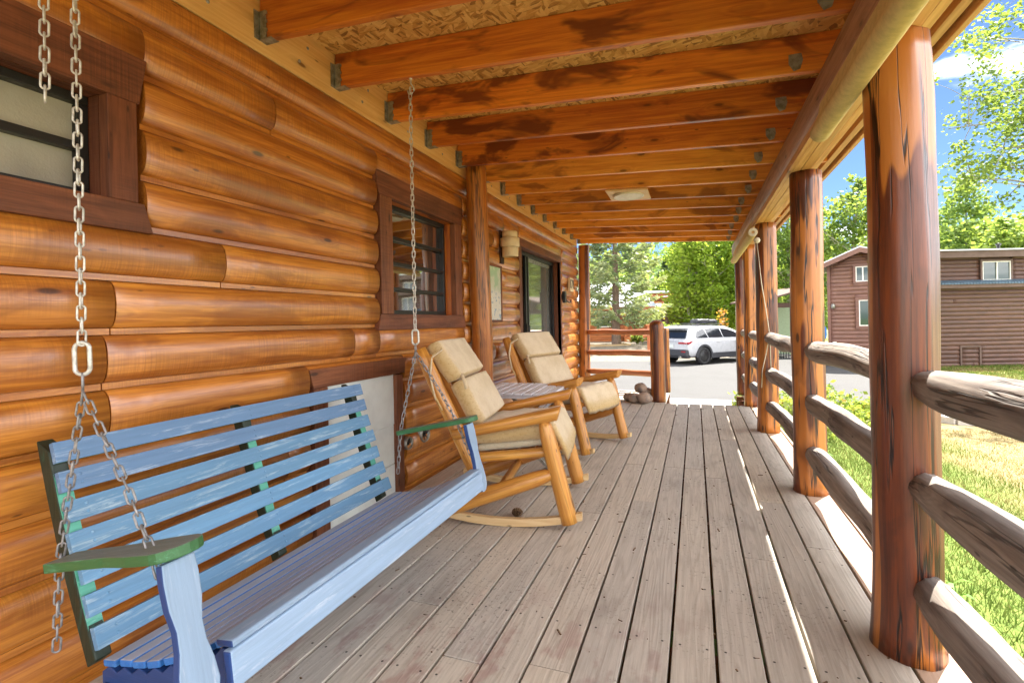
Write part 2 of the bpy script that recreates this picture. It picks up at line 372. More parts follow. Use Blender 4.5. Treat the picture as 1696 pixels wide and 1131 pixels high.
def deckmat():
    t = NT('weathered_deck_paint'); gc = t.attr('gc'); rnd = t.attr('rnd', 2)
    pos = t.n('ShaderNodeNewGeometry').outputs['Position']
    n1 = t.noise(t.mul(gc, (3, 75, 75)), 1., 5., .7)
    n2 = t.noise(t.mul(gc, (.6, 10, 10)), 1., 2., .5, .3)
    rg = t.math('SINE', t.math('MULTIPLY', n2, 80.))
    col = t.mix(t.lin(n1, .3, .7), (.555, .49, .405), (.42, .365, .295))
    col = t.mix(t.math('MULTIPLY', t.smooth(rg, .3, 1), .22), col, (.22, .175, .135))
    # foot-worn dirt and specks
    d1 = t.noise(pos, 55, 6, .75); zone = t.smooth(t.noise(pos, 1.3, 3), .42, .62)
    sp = t.smooth(d1, .565, .63)
    col = t.mix(t.math('MULTIPLY', sp, t.math('MULTIPLY', zone, .8)), col, (.085, .07, .06))
    col = t.mix(t.math('MULTIPLY', t.smooth(t.noise(pos, 28, 4, .7), .62, .7), .5), col, (.52, .47, .41))
    col = t.mix(t.math('MULTIPLY', t.smooth(t.noise(t.mul(pos, (1, .45, 1)), 4.2, 4, .6), .5, .72), .34), col, (.20, .16, .13))
    # worn spots where an older red coat shows (near the swing)
    px = t.n('ShaderNodeSeparateXYZ', {0: pos})
    red = t.math('MULTIPLY', t.smooth(px.outputs[1], 2.35, 1.4), t.math('MULTIPLY', t.smooth(px.outputs[0], .15, -.2), t.smooth(t.noise(t.mul(pos, (3.2, 1.6, 1)), 3., 4, .6), .5, .64)))
    col = t.mix(t.math('MULTIPLY', red, .42), col, (.25, .095, .085))
    col = t.mix(t.smooth(px.outputs[0], .628, .634, 0, .75), col, (.29, .165, .10))      # two outer boards left bare, also darkened so their sunlit strip clips less
    # nail heads: two per joist crossing
    g = t.n('ShaderNodeSeparateXYZ', {0: t.attr('nail')})
    fx = t.math('SUBTRACT', t.math('FRACT', t.math('DIVIDE', g.outputs[0], .405)), .5)
    fx = t.math('MULTIPLY', fx, .405)
    fy = t.math('SUBTRACT', t.math('ABSOLUTE', g.outputs[1]), .044)
    dd = t.math('SQRT', t.math('ADD', t.math('POWER', fx, 2.), t.math('POWER', fy, 2.)))
    hole = t.smooth(dd, .0052, .0035)
    col = t.mix(t.math('MULTIPLY', hole, .9), col, (.02, .014, .01))
    hs = t.n('ShaderNodeHueSaturation', {'Color': col, 'Value': t.lin(rnd, 0, 1, .92, 1.07), 'Saturation': t.lin(rnd, 0, 1, .85, 1.1)})
    h = t.math('SUBTRACT', t.math('ADD', t.math('MULTIPLY', n1, .7), t.math('MULTIPLY', rg, .12)), hole)
    return t.done(hs.outputs[0], t.lin(n1, .3, .7, .5, .68), t.bump(h, .3, .006), spec=.4)
M['deck'] = deckmat()

def osbmat():
    t = NT('osb_sheathing'); pos = t.n('ShaderNodeTexCoord').outputs['Object']
    w = t.n('ShaderNodeTexNoise', {'Vector': pos, 'Scale': 9.}).outputs['Color']
    p2 = t.n('ShaderNodeVectorMath', {0: pos, 1: t.mul(w, (.02, .02, 0))}, operation='ADD').outputs[0]
    def chip(rot, sc):
        r = t.n('ShaderNodeVectorRotate', {'Vector': p2, 'Angle': rot}, rotation_type='Z_AXIS').outputs[0]
        v = t.n('ShaderNodeTexVoronoi', {'Vector': t.mul(r, sc), 'Scale': 1.})
        return t.n('ShaderNodeSeparateColor', {0: v.outputs['Color']}).outputs[0]
    a = chip(.4, (15, 62, 1)); b = chip(1.75, (17, 58, 1)); sel = chip(.95, (11, 30, 1))
    f = t.math('ADD', t.math('MULTIPLY', t.math('GREATER_THAN', sel, .5), a), t.math('MULTIPLY', t.math('LESS_THAN', sel, .5), b))
    n = t.noise(pos, 60, 4, .7)
    f2 = t.math('ADD', t.math('MULTIPLY', f, .75), t.math('MULTIPLY', n, .35))
    r = t.n('ShaderNodeValToRGB', {0: f2}); e = r.color_ramp.elements
    e[0].position = .12; e[0].color = (.22, .095, .020, 1); e[1].position = .9; e[1].color = (.84, .56, .18, 1)
    m = r.color_ramp.elements.new(.4); m.color = (.62, .33, .075, 1)
    return t.done(r.outputs[0], .55, t.bump(f2, .4, .004))
M['osb'] = osbmat()

def clothmat(name, c, c2, c3):
    t = NT(name); pos = t.n('ShaderNodeTexCoord').outputs['Object']
    n = t.noise(pos, 5, 4, .6); w = t.noise(t.mul(pos, (260, 260, 260)), 1, 2)
    side = t.attr('rnd', 2)
    wr = t.noise(t.mul(pos, (7, 18, 18)), 1, 3, .6, .8)
    col = t.mix(t.smooth(n, .35, .7), c, c2)
    sp = t.noise(pos, 75, 3, .7)
    col = t.mix(t.math('MULTIPLY', t.smooth(sp, .52, .62), t.math('ADD', t.math('MULTIPLY', side, .45), .10)), col, tuple(x * .55 for x in c3))
    col = t.mix(t.math('MULTIPLY', side, .75), col, c3)
    h = t.math('ADD', t.math('MULTIPLY', w, .12), t.math('MULTIPLY', wr, 1.0))
    m = t.done(col, .85, t.bump(h, .5, .02), spec=.2)
    t.b.inputs['Sheen Weight'].default_value = .15
    return m
M['cushion'] = clothmat('beige_canvas_cushion', (.68, .56, .39), (.57, .45, .29), (.46, .30, .10))
M['cream'] = clothmat('cream_pad', (.68, .62, .48), (.58, .52, .38), (.5, .42, .28))

def groundmat():
    t = NT('lawn_ground'); pos = t.n('ShaderNodeNewGeometry').outputs['Position']
    px = t.n('ShaderNodeSeparateXYZ', {0: pos})
    n1 = t.noise(pos, 1.1, 4, .6); n2 = t.noise(pos, 16, 5, .7); n3 = t.noise(pos, .35, 3)
    dry = t.smooth(t.math('ADD', t.math('SUBTRACT', px.outputs[0], 2.75), t.math('MULTIPLY', t.math('SUBTRACT', n1, .5), 2.2)), -.5, .9)
    green = t.mix(t.smooth(n2, .35, .65), (.085, .135, .022), (.15, .19, .04))
    straw = t.mix(t.smooth(n2, .35, .65), (.22, .165, .068), (.30, .235, .115))
    col = t.mix(dry, green, straw)
    far = t.smooth(px.outputs[1], 14.5, 15.5)
    grass2 = t.mix(t.smooth(n1, .4, .6), (.10, .18, .025), (.38, .33, .15))
    col = t.mix(far, col, grass2)
    grav = t.math('MULTIPLY', t.smooth(px.outputs[1], 23.0, 23.3), t.smooth(px.outputs[0], 4.2, 3.4))
    gcol = t.mix(t.smooth(n2, .4, .6), (.13, .108, .08), (.21, .18, .14))
    col = t.mix(grav, col, gcol)
    hill = t.smooth(px.outputs[1], 60, 90)
    col = t.mix(hill, col, (.06, .10, .03))
    return t.done(col, .9, t.bump(n2, .5, .04), spec=.2)
M['ground'] = groundmat()
def roadmat():
    t = NT('pale_asphalt'); pos = t.n('ShaderNodeNewGeometry').outputs['Position']
    n1 = t.noise(pos, 120, 4, .7); n2 = t.noise(pos, .8, 4, .6)
    col = t.mix(t.smooth(n1, .35, .65), (.066, .064, .063), (.092, .090, .088))
    col = t.mix(t.math('MULTIPLY', t.smooth(n2, .45, .65), .3), col, (.062, .059, .058))
    return t.done(col, .85, t.bump(n1, .3, .01), spec=.3)
M['road'] = roadmat()
M['concrete'] = plain('pale_concrete', (.55, .51, .46), .85, 0, .1, 14, bump=.2)
def grassmat():
    t = NT('grass_blades'); r = t.attr('rnd', 2); d = t.attr('dry', 2)
    g = t.mix(r, (.065, .115, .02), (.18, .225, .055)); s = t.mix(r, (.22, .165, .06), (.33, .26, .125))
    col = t.mix(d, g, s)
    df = t.n('ShaderNodeBsdfDiffuse', {'Color': col}); tr = t.n('ShaderNodeBsdfTranslucent', {'Color': col})
    mx = t.n('ShaderNodeMixShader', {0: .4, 1: df.outputs[0], 2: tr.outputs[0]}); t.t.links.new(mx.outputs[0], t.out.inputs[0]); return t.m
M['grass'] = grassmat()
def mapmat():
    t = NT('framed_map_print'); pos = t.n('ShaderNodeTexCoord').outputs['Object']
    px = t.n('ShaderNodeSeparateXYZ', {0: pos}); n = t.noise(pos, 9, 4, .6); n2 = t.noise(pos, 22, 3, .6)
    col = t.mix(t.smooth(n, .45, .55), (.60, .62, .46), (.40, .55, .36))
    low = t.smooth(px.outputs[2], 1.5, 1.42)
    col = t.mix(low, col, (.68, .66, .56))
    col = t.mix(t.math('MULTIPLY', t.smooth(n2, .56, .6), low), col, (.32, .42, .48))
    return t.done(col, .12, None, spec=.6)
M['map'] = mapmat()
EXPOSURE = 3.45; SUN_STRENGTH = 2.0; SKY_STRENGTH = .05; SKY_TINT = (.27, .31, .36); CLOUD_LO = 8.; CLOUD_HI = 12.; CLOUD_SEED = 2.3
# ================================================================== the porch
WX = -1.92                     # plane of the cabin's porch wall
YA, YB = -1.6, 8.42            # porch wall from behind the camera to the far corner
CZ = [1.306 + .188 * k for k in range(-8, 7)]     # siding courses

def log_profile(z0, h=.188, tongue=.021, depth=.046):
    """(z, x) points of one course of log siding, x = how far it stands out of the wall plane"""
    p = [(z0, .014), (z0 + tongue, .014), (z0 + tongue + .001, .003)]
    zb, zt = z0 + tongue + .001, z0 + h - .0015
    n = 13
    for i in range(n):
        a = math.pi * i / (n - 1)
        c = math.cos(a)
        z = (zb + zt) / 2 - (zt - zb) / 2 * c
        p.append((z, .004 + depth * math.sin(a) ** .72))
    p.append((z0 + h, .003))
    return p

def clip_prof(p, a, b):
    out = []
    for (z0, x0), (z1, x1) in zip(p, p[1:]):
        if z1 < a or z0 > b: continue
        def at(z): return x0 + (x1 - x0) * ((z - z0) / (z1 - z0) if z1 > z0 else 0)
        s, e = max(z0, a), min(z1, b)
        if not out or abs(out[-1][0] - s) > 1e-6 or abs(out[-1][1] - at(s)) > 1e-6: out.append((s, at(s)))
        out.append((e, at(e)))
    return out

def log_wall(mb, frame, y0, y1, courses, h, openings, seams, scale=1., ztop=None, depth=.046, tongue=.021):
    """frame(y, out, z) -> world. openings: (ya, yb, za, zb). seams: per course list of y"""
    rng = random.Random(5)
    for k, z0 in enumerate(courses):
        prof = log_profile(z0, h, tongue, depth)
        if ztop is not None: prof = clip_prof(prof, z0, ztop)
        if len(prof) < 2: continue
        hi = prof[-1][0]
        pieces = [(y0, y1, z0, hi)]
        for ya, yb, za, zb in openings:
            new = []
            for a, b, c, d in pieces:
                if zb <= c + .013 or za >= d - .013 or yb <= a or ya >= b: new.append((a, b, c, d)); continue
                if a < ya: new.append((a, ya, c, d))
                if yb < b: new.append((yb, b, c, d))
                aa, bb = max(a, ya), min(b, yb)
                if c < za - .012: new.append((aa, bb, c, za))
                if zb + .012 < d: new.append((aa, bb, zb, d))
            pieces = new
        for a, b, c, d in pieces:
            cuts = [a] + [s for s in sorted(seams.get(k, [])) if a + .12 < s < b - .12] + [b]
            for s, e in zip(cuts, cuts[1:]):
                pr = clip_prof(prof, c, d)
                s2 = s + (.0024 if s > a else 0); e2 = e - (.0024 if e < b else 0)
                ns = max(2, int((e2 - s2) / .16)); n = len(pr); kq = k * 7.31
                vs = []; gs = []; fs = []; sm = []
                for i in range(ns + 1):
                    y = s2 + (e2 - s2) * i / ns
                    wv = 1 + .13 * mnoise.noise((y * 1.1, kq, 0)) + .05 * mnoise.noise((y * 4.5, kq, 3)); wz = .0022 * mnoise.noise((y * 1.7, kq, 9))
                    for z, x in pr:
                        x = x if x < .0151 else .0151 + (x - .0151) * wv
                        vs.append(frame(y, x, z + (wz if x > .0151 else 0))); gs.append((y, x * 1.6, (z - z0 - h / 2)))
                for i in range(ns):
                    for j in range(n - 1):
                        fs.append((i * n + j, (i + 1) * n + j, (i + 1) * n + j + 1, i * n + j + 1)); sm.append(abs(pr[j][1] - pr[j + 1][1]) > 1e-5 or pr[j][1] > .0149)
                # end caps close the half log against the wall
                for i0, rev in ((0, False), (ns, True)):
                    b0 = len(vs); y = s2 if i0 == 0 else e2
                    vs += [frame(y, 0, pr[0][0]), frame(y, 0, pr[-1][0])]; gs += [(y, 0, 0), (y, 0, 0)]
                    loop = [b0] + [i0 * n + j for j in range(n)] + [b0 + 1]
                    fs.append(tuple(reversed(loop)) if rev else tuple(loop)); sm.append(False)
                mb.put(vs, fs, gs, sm)

cabin = thing('log_cabin', 'honey coloured log sided cabin wall with dark trimmed windows along the left of the porch', 'cabin', (-1.92, 3.4, 0))
WINA = (.30, 1.253, 1.484, 2.116); WINB = (2.67, 3.905, 1.099, 2.121); DOOR = (5.37, 7.26, -.05, 2.105); HATCH = (2.05, 2.95, .0, .908)
rs = random.Random(11)
seams = {k: [rs.uniform(-1.5, 0), rs.uniform(4.4, 5.2)] for k in range(15)}
seams[3] = [-1., 1.9]; seams[2] = [.2, 2.0]; seams[9] = [-.9, 4.8]; seams[11] = [-1.2, 4.6]; seams[10] = [-.3]
seams[8] = [-.6, 1.573, 4.5]; seams[7] = [-1., 1.14, 4.3]; seams[6] = [1.11, 2.42, 2.62, 4.4]; seams[5] = [1.115, 4.6]; seams[12] = [1.86, 4.9]; seams[13] = [4.2]; seams[14] = [-1, 4.25]
mb = MB(1)
log_wall(mb, lambda y, o, z: (WX + o, y, z), YA, YB, CZ, .188, [WINA, WINB, DOOR, HATCH], seams, ztop=2.405)
wall = mb.build('log_siding', M['log'], cabin, True)
mb = MB(2)      # core of the wall behind the siding, with the openings left free
def core(ya, yb, za, zb): mb.box((WX - .06, (ya + yb) / 2, (za + zb) / 2), (.12, yb - ya, zb - za), 1)
ops = [WINA, HATCH, WINB, DOOR]
ins = [(.42 - .019, 1.127 + .019, 1.587 - .019, 1.947 + .019), (HATCH[0] + .1, HATCH[1] - .1, 0, .8), (2.835 - .019, 3.755 + .019, 1.203 - .019, 1.971 + .019), (5.45, 7.23, -.02, 2.02)]
ys = [YA - .02]
for (a, b, c, d) in ins:
    core(ys[-1], a, -.6, 2.66)
    if c > 0: core(a, b, -.6, c)
    core(a, b, d, 2.66); ys.append(b)
core(ys[-1], YB - .03, -.6, 2.66)
mb.build('wall_core', M['trim'], cabin, True)
mb = MB(3); mb.box((WX - 2.6, 3.4, 1.1), (.06, 10., 3.4), 1); mb.build('inner_wall', M['cream'], cabin, True)
# far end wall of the cabin and its corner board
mb = MB(4)
log_wall(mb, lambda y, o, z: (WX - y, YB + o, z), 0.0, 5.0, [1.306 + .188 * k for k in range(-10, 15)], .188, [], {}, depth=.046)
mb.build('end_siding', M['log'], cabin, True)
mb = MB(99); mb.box((WX - .02, YB + .012, 1.1), (.075, .028, 2.6), 2); mb.build('corner_board', M['trim'], cabin, True, .003)
mb = MB(5); mb.box((WX - 2.55, YB - .06, 1.7), (4.9, .11, 4.6), 0); mb.build('end_wall_core', M['trim'], cabin, True)
mb = MB(6); mb.box((WX - .03, 3.4, 3.35), (.06, 10.1, 1.35), 1); mb.box((WX - 2.4, 3.4, 4.06), (5.4, 10.8, .08), 1)
mb.box((WX - 2.5, YA - .1, 1.7), (5., .1, 4.6), 1); mb.build('upper_wall', M['log'], cabin, True)
# ledger board that carries the joists, with screw heads
mb = MB(7); mb.box((WX + .022, 3.4, 2.536), (.044, 10.0, .252), 1, rnd=.6)
ledger = mb.build('ledger_board', M['ledger'], cabin, True, .004)
for i in range(18):
    for dz in (-.045, .05):
        mb = MB(8); mb.lathe([(0, .004), (.008, .003), (.009, 0)], T(WX + .044, .27 + i * .512 - .26 + .03 * dz / abs(dz), 2.536 + dz) @ Matrix.Rotation(R(90), 4, 'Y'), 10)
        mb.build('screw_head', M['galv'], ledger, True)

def trim_board(mb, ya, yb, za, zb, fl_lo=0., fl_hi=0., x=.047, mi=0):
    out = [(ya - fl_lo, za), (yb + fl_lo, za), (yb + fl_hi, zb), (ya - fl_hi, zb)]
    Mx = Matrix(((0, 0, 1, 0), (1, 0, 0, 0), (0, 1, 0, 0), (0, 0, 0, 1)))
    mb.prism(out, x, T(WX + x / 2, 0, 0) @ Mx, 0 if yb - ya > zb - za else 1, mi)

def window(name, ya, yb, za, zb, oy0, oy1, oz0, oz1, glass, bars, label):
    """trim outline ya..yb, za..zb; opening oy0..oy1, oz0..oz1"""
    mb = MB(len(label))
    trim_board(mb, ya + .02, yb - .02, oz1, zb, 0, .03)
    trim_board(mb, ya + .012, yb - .012, za, oz0, .03, 0, .052)
    trim_board(mb, ya + .03, oy0, oz0 + .001, oz1 - .001); trim_board(mb, oy1, yb - .03, oz0 + .001, oz1 - .001)
    w = mb.build('window', M['trim'], cabin, True, .003); w['label'] = label
    mb = MB(12)      # jambs lining the recess
    d = .14
    for y, s in ((oy0 - .008, 1), (oy1 + .008, -1)): mb.box((WX - d / 2 - .001, y, (oz0 + oz1) / 2), (d, .016, oz1 - oz0 - .002), 2)
    for z in (oz0 - .008, oz1 + .008): mb.box((WX - d / 2 - .001, (oy0 + oy1) / 2, z), (d - .002, oy1 - oy0 - .002, .016), 1)
    mb.build('jamb', M['joist' if name == 'b' else 'trim'], w, True)
    gx = WX - .085
    mb = MB(13)
    f = .032
    for z in (oz0 + f / 2 + .001, oz1 - f / 2 - .001): mb.box((gx + .012, (oy0 + oy1) / 2, z), (.045, oy1 - oy0 - .004, f), 1)
    for y in (oy0 + f / 2 + .002, oy1 - f / 2 - .002): mb.box((gx + .012, y, (oz0 + oz1) / 2), (.044, f, oz1 - oz0 - 2 * f - .004), 2)
    for t, hh in bars: mb.box((gx + .014, (oy0 + oy1) / 2, oz0 + t * (oz1 - oz0)), (.034, oy1 - oy0 - 2 * f - .004, hh), 1)
    mb.build('window_frame', M['black'], w, True, .003)
    mb = MB(14)
    es = [0.] + [t for t, _ in bars] + [1.]
    for i, (a, b) in enumerate(zip(es, es[1:])):
        z0 = oz0 + a * (oz1 - oz0); z1 = oz0 + b * (oz1 - oz0)
        tl = .010 * ((i % 2) * 2 - 1)
        mb.quad([(gx + tl * 0, oy0 + .01, z0), (gx + tl * 0, oy1 - .01, z0), (gx + tl * .3, oy1 - .01, z1), (gx + tl * .3, oy0 + .01, z1)])
    mb.build('glass', glass, w, True)
    return w
window('a', WINA[0], WINA[1], WINA[2], WINA[3], .42, 1.127, 1.587, 1.947, M['frosted'], [(.50, .03)], 'frosted window with a heavy brown frame')
window('b', WINB[0], WINB[1], WINB[2], WINB[3], 2.835, 3.755, 1.203, 1.971, M['glass'], [(.235, .026), (.47, .026), (.70, .026)], 'louvred window with dark panes reflecting the porch')

# service hatch behind the swing
mb = MB(15)
trim_board(mb, HATCH[0] + .03, HATCH[1] - .01, .806, .908, -.0, .03)
trim_board(mb, HATCH[0] + .03, 2.185, .01, .805); trim_board(mb, 2.845, HATCH[1] - .03, .01, .799)
hatch = mb.build('service_hatch', M['trim'], cabin, True, .003)
mb = MB(16)
for z0, z1, x in ((.47, .803, .0), (.21, .468, -.004), (.0, .207, -.002)): mb.box((WX + .012 + x, 2.515, (z0 + z1) / 2), (.02, .66, z1 - z0), 1)
mb.build('panel', M['white'], hatch, True, .003)

# sliding door
mb = MB(17)
trim_board(mb, 5.368, 7.261, 2.012, 2.105, 0, 0, .05); trim_board(mb, 5.368, 5.466, 0, 2.01); trim_board(mb, 7.208, 7.261, 0, 2.01)
door = mb.build('sliding_door', M['trim'], cabin, True, .003)
mb = MB(18)
for y in (5.458, 7.216): mb.box((WX - .075, y, 1.0), (.24, .016, 2.01), 2)
mb.box((WX - .075, 6.334, 2.017), (.24, 1.78, .012), 1); mb.build('jamb', M['trim'], door, True)
mb = MB(19)
mb.box((WX - .10, 6.334, 1.985), (.10, 1.784, .045), 1); mb.box((WX - .10, 6.334, .02), (.10, 1.784, .04), 1)
mb.box((WX - .10, 5.49, 1.01), (.09, .04, 1.92), 2); mb.box((WX - .10, 7.183, 1.01), (.09, .04, 1.92), 2)
mb.build('door_frame', M['black'], door, True, .003)
for y, x, w in ((5.924, -.075, .045), (6.012, -.075, .03), (6.071, -.11, .05), (7.135, -.11, .05)):
    mb = MB(20); mb.box((WX + x, y, 1.01), (.035, w, 1.915), 2); mb.build('door_stile', M['black'], door, True, .003)
mb = MB(21)
mb.box((WX - .11, 6.12, 1.01), (.03, .045, 1.91), 2); mb.box((WX - .11, 6.617, 1.942), (.03, .98, .05), 1)
mb.build('panel_frame', M['galv'], door, True)
mb = MB(22); mb.box((WX - .112, 6.608, 1.0), (.012, 1.06, 1.9), 2); mb.build('door_glass', M['doorglass'], door, True)
mb = MB(23)
mb.box((WX - .062, 5.915, 1.0), (.03, .03, .22), 2); mb.tube([(WX - .04, 5.915, 1.1), (WX - .02, 5.915, 1.08), (WX - .02, 5.915, .92), (WX - .04, 5.915, .9)], .007, 8)
mb.build('door_handle', M['black'], door, True)
mb = MB(24)
for i in range(9):
    y = 5.524 + i * .045; x = WX - .20 + .02 * math.sin(i * 1.9)
    mb.quad([(x, y, .05), (WX - .20 + .02 * math.sin((i + 1) * 1.9), y + .045, .05), (WX - .20 + .02 * math.sin((i + 1) * 1.9), y + .045, 1.45), (x, y, 1.45)])
mb.build('curtain', M['cream'], door, True)
# two round vents low on the wall
for (y, z, r) in ((3.185, .335, .062), (2.965, .318, .045)):
    mb = MB(25); Mx = T(WX + .046, y, z) @ Matrix.Rotation(R(90), 4, 'Y')
    mb.lathe([(r * .72, -.03), (r * .78, .012), (r * .9, .02), (r, .008), (r * 1.02, -.03)], Mx, 22)
    v = mb.build('wall_vent', M['galv'], cabin, True)
    mb = MB(26); mb.lathe([(r * .74, -.02), (.001, -.02)], Mx, 20); 
    for a in range(4): mb.box((0, 0, 0), (.01, 1.4 * r, .008), 1, Mx @ Matrix.Rotation(a * math.pi / 4, 4, 'Z'))
    mb.build('grille', M['black'], v, True)

# ---------------------------------------------------------------- porch roof
SL = -.057                              # joists fall towards the eave
def jz(x): return 2.472 + SL * (x - WX)
roof = thing('porch_roof', 'porch roof of stained joists under strand board sheathing, over the deck', 'porch roof', (-.6, 3.4, 2.3))
JY = [1.778 + .5125 * k for k in range(-6, 14)]
HX0, HX1 = .585, .70
for i, y in enumerate(JY):
    mb = MB(100 + i)
    a = (WX + .046, y + .019, jz(WX + .046) + .0925); b = (.90, y + .019, jz(.90) + .0925)
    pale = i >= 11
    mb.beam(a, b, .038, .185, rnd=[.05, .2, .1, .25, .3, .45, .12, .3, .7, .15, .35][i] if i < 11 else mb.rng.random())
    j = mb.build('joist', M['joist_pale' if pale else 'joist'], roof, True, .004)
    mb = MB(200 + i)      # joist hanger at the wall, tie plate at the header
    z = jz(WX + .05)
    mb.box((WX + .070, y - .003, z + .062), (.038, .004, .128), 2)
    out = [(0, 0), (.05, 0), (.05, .012), (.018, .045), (.018, .125), (0, .125)]
    mb.box((WX + .082, y + .019, z - .0035), (.075, .046, .004), 0)
    mb.box((WX + .047, y - .016, z + .06), (.004, .03, .13), 2)
    for k in range(6): mb.box((WX + .084 + .006 * (k % 2), y - .006, z + .012 + k * .02), (.016, .004, .013), 2)
    mb.build('joist_hanger', M['galv'], j, True)
    mb = MB(300 + i); xr = .50 + .012 * math.sin(i * 2.1)
    Mx = T(xr, y - .004, jz(xr) + .055) @ Matrix.Rotation(R(90), 4, 'X')
    mb.prism([(-.03, -.01), (-.008, -.048), (.02, -.04), (.032, 0), (.026, .035), (-.03, .035)], .004, Mx)
    mb.build('tie_plate', M['galv'], j, True)
mb = MB(30)      # OSB sheathing on the joists; the strip outside the header starts after a finger wide gap
def slab(x0, x1, y0, y1, lift=.1865, t=.014):
    za, zb = jz(x0) + lift, jz(x1) + lift
    vs = [(x0, y0, za), (x1, y0, zb), (x1, y1, zb), (x0, y1, za), (x0, y0, za + t), (x1, y0, zb + t), (x1, y1, zb + t), (x0, y1, za + t)]
    mb.put(vs, [(0, 3, 2, 1), (4, 5, 6, 7), (0, 1, 5, 4), (1, 2, 6, 5), (2, 3, 7, 6), (3, 0, 4, 7)], vs)
yy = -1.5
while yy < 8.6:
    slab(WX + .045, .99, yy, min(8.62, yy + 1.216)); yy += 1.22
mb.build('sheathing', M['osb'], roof, True)
mb = MB(31); slab(WX - .05, 1.014, -1.5, 8.62, .206, .03); mb.build('roof_cover', M['brownroof'], roof, True)
# header: rounded inner log face and flat boards on the post tops
mb = MB(32)
prof = [(.60, 2.318), (.584, 2.30), (.567, 2.262), (.559, 2.215), (.558, 2.165), (.564, 2.125), (.575, 2.10)]
def extrude(mb, prof, y0, y1, smooth=True, rnd=None, n=8):
    m = len(prof); vs = []; gs = []; fs = []
    for i in range(n + 1):
        y = y0 + (y1 - y0) * i / n
        for x, z in prof: vs.append((x, y, z)); gs.append((y, x, z))
    for i in range(n):
        for j in range(m): fs.append((i * m + j, (i + 1) * m + j, (i + 1) * m + (j + 1) % m, i * m + (j + 1) % m))
    fs += [tuple(range(m)), tuple(reversed(range(n * m, n * m + m)))]
    mb.put(vs, fs, gs, [smooth] * (len(fs) - 2) + [False, False], 0, rnd)
extrude(mb, prof + [(.64, 2.10), (.64, 2.318)], -1.5, 8.55)
mb.build('header_beam', M['header'], roof, True)
mb = MB(33)
for x0, x1, z0, z1 in ((.572, .597, 2.052, 2.098), (.600, .642, 2.055, 2.098), (.645, .700, 2.055, 2.30)): mb.box(((x0 + x1) / 2, 3.52, (z0 + z1) / 2), (x1 - x0, 10.05, z1 - z0), 1)
mb.build('header_board', M['soffit'], roof, True, .003)
mb = MB(34)
for x0, x1, z0, z1 in ((.712, .762, 2.15, 2.30), (.795, .835, 2.18, 2.32), (.915, .955, 2.245, 2.40), (.985, 1.012, 2.238, 2.47)): mb.box(((x0 + x1) / 2, 3.52, (z0 + z1) / 2), (x1 - x0, 10.05, z1 - z0), 1)
mb.build('fascia_board', M['soffit'], roof, True, .003)
mb = MB(35)
for y in JY[::2]: mb.box((.87, y + .3, 2.27), (.066, .038, .075), 0)
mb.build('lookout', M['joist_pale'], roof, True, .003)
# square ceiling fixture between two joists
cl = thing('ceiling_light', 'square cream panel with a round lens fixed under the porch joists', 'ceiling light', (-.6, 5.1, 2.39))
mb = MB(36); zz = jz(-.6) - .012
mb.box((-.6, 5.08, zz), (.40, .40, .02), 0, Matrix.Rotation(math.atan(-SL), 4, 'Y')); mb.build('panel', M['lightpanel'], cl, True, .006)
mb = MB(37); mb.lathe([(.15, .0), (.152, -.012), (.142, -.02), (.13, -.012), (.1, -.018), (.001, -.024)], T(-.6, 5.08, zz - .009), 28); mb.build('lens', M['lens'], cl, True)

# ---------------------------------------------------------------- deck
mb = MB(40); nail = []
bx = .045 - .147 * 13
rs = random.Random(4)
while bx < .79:
    c = bx + .0735
    x0, x1 = bx + .0045, bx + .147 - .0045
    if bx + .147 > .80: x1 = .806
    y = -1.6 + rs.uniform(-.3, 0)
    yend = 7.03 + rs.uniform(-.012, .012)
    if c < -.44: yend = 8.24
    if c > .57: yend = 8.2
    joint = rs.choice([1.36, 1.56, 2.58, 2.79]) if c > -.5 else rs.uniform(.8, 3)
    stops = [y, joint, joint + rs.choice([1.83, 2.44, 3.05]), joint + 5.6, yend]
    stops = [q for q in stops if q < yend - .3] + [yend]
    for a, b in zip(stops, stops[1:]):
        n0 = len(mb.v); dz = rs.uniform(-.0015, .0015)
        mb.box(((x0 + x1) / 2, (a + b) / 2, -.019 + dz), (x1 - x0 - rs.uniform(0, .002), b - a - .003, .038), 1)
        nail += [(q[1], q[0] - c, 0) for q in mb.v[n0:]]
    bx += .147
deck = mb.build('porch_deck', M['deck'], None, False, .003)
at = deck.data.attributes.new('nail', 'FLOAT_VECTOR', 'POINT'); at.data.foreach_set('vector', np.array(nail, dtype=np.float32).ravel())
tag(deck, 'brown grey painted plank floor of the porch', 'deck', kind='structure')
mb = MB(41)
for y in np.arange(-1.4, 7.0, .405): mb.box((-.55, y, -.12), (2.66, .04, .16), 0)
for x0, x1, y in ((-1.9, .8, 6.99),): mb.box(((x0 + x1) / 2, y, -.11), (x1 - x0, .035, .14), 0)
mb.box((.79, 3.3, -.135), (.03, 9.8, .16), 1)
for x0, x1 in ((-1.9, -.4), (.56, .8)):
    for y in (7.4, 7.8, 8.2): mb.box(((x0 + x1) / 2, y, -.12), (x1 - x0, .035, .14), 0)
for x in (-1.7, -.5, .7):
    for y in np.arange(-1.2, 8.3, 1.9): mb.box((x, y, -.42), (.09, .09, .46), 2)
fr = mb.build('deck_frame', M['trim'], None); tag(fr, 'dark brown joists and rim board under the deck', 'deck frame', kind='structure')
mb = MB(42)
for i, (y, z) in enumerate(((7.2, -.17), (7.5, -.34), (7.8, -.5))):
    for q in (-.07, .075): mb.box((.075, y + q, z - .02), (.86, .14, .038), 0)
    mb.box((.075, y - .15, z - .09), (.86, .02, .12), 0)
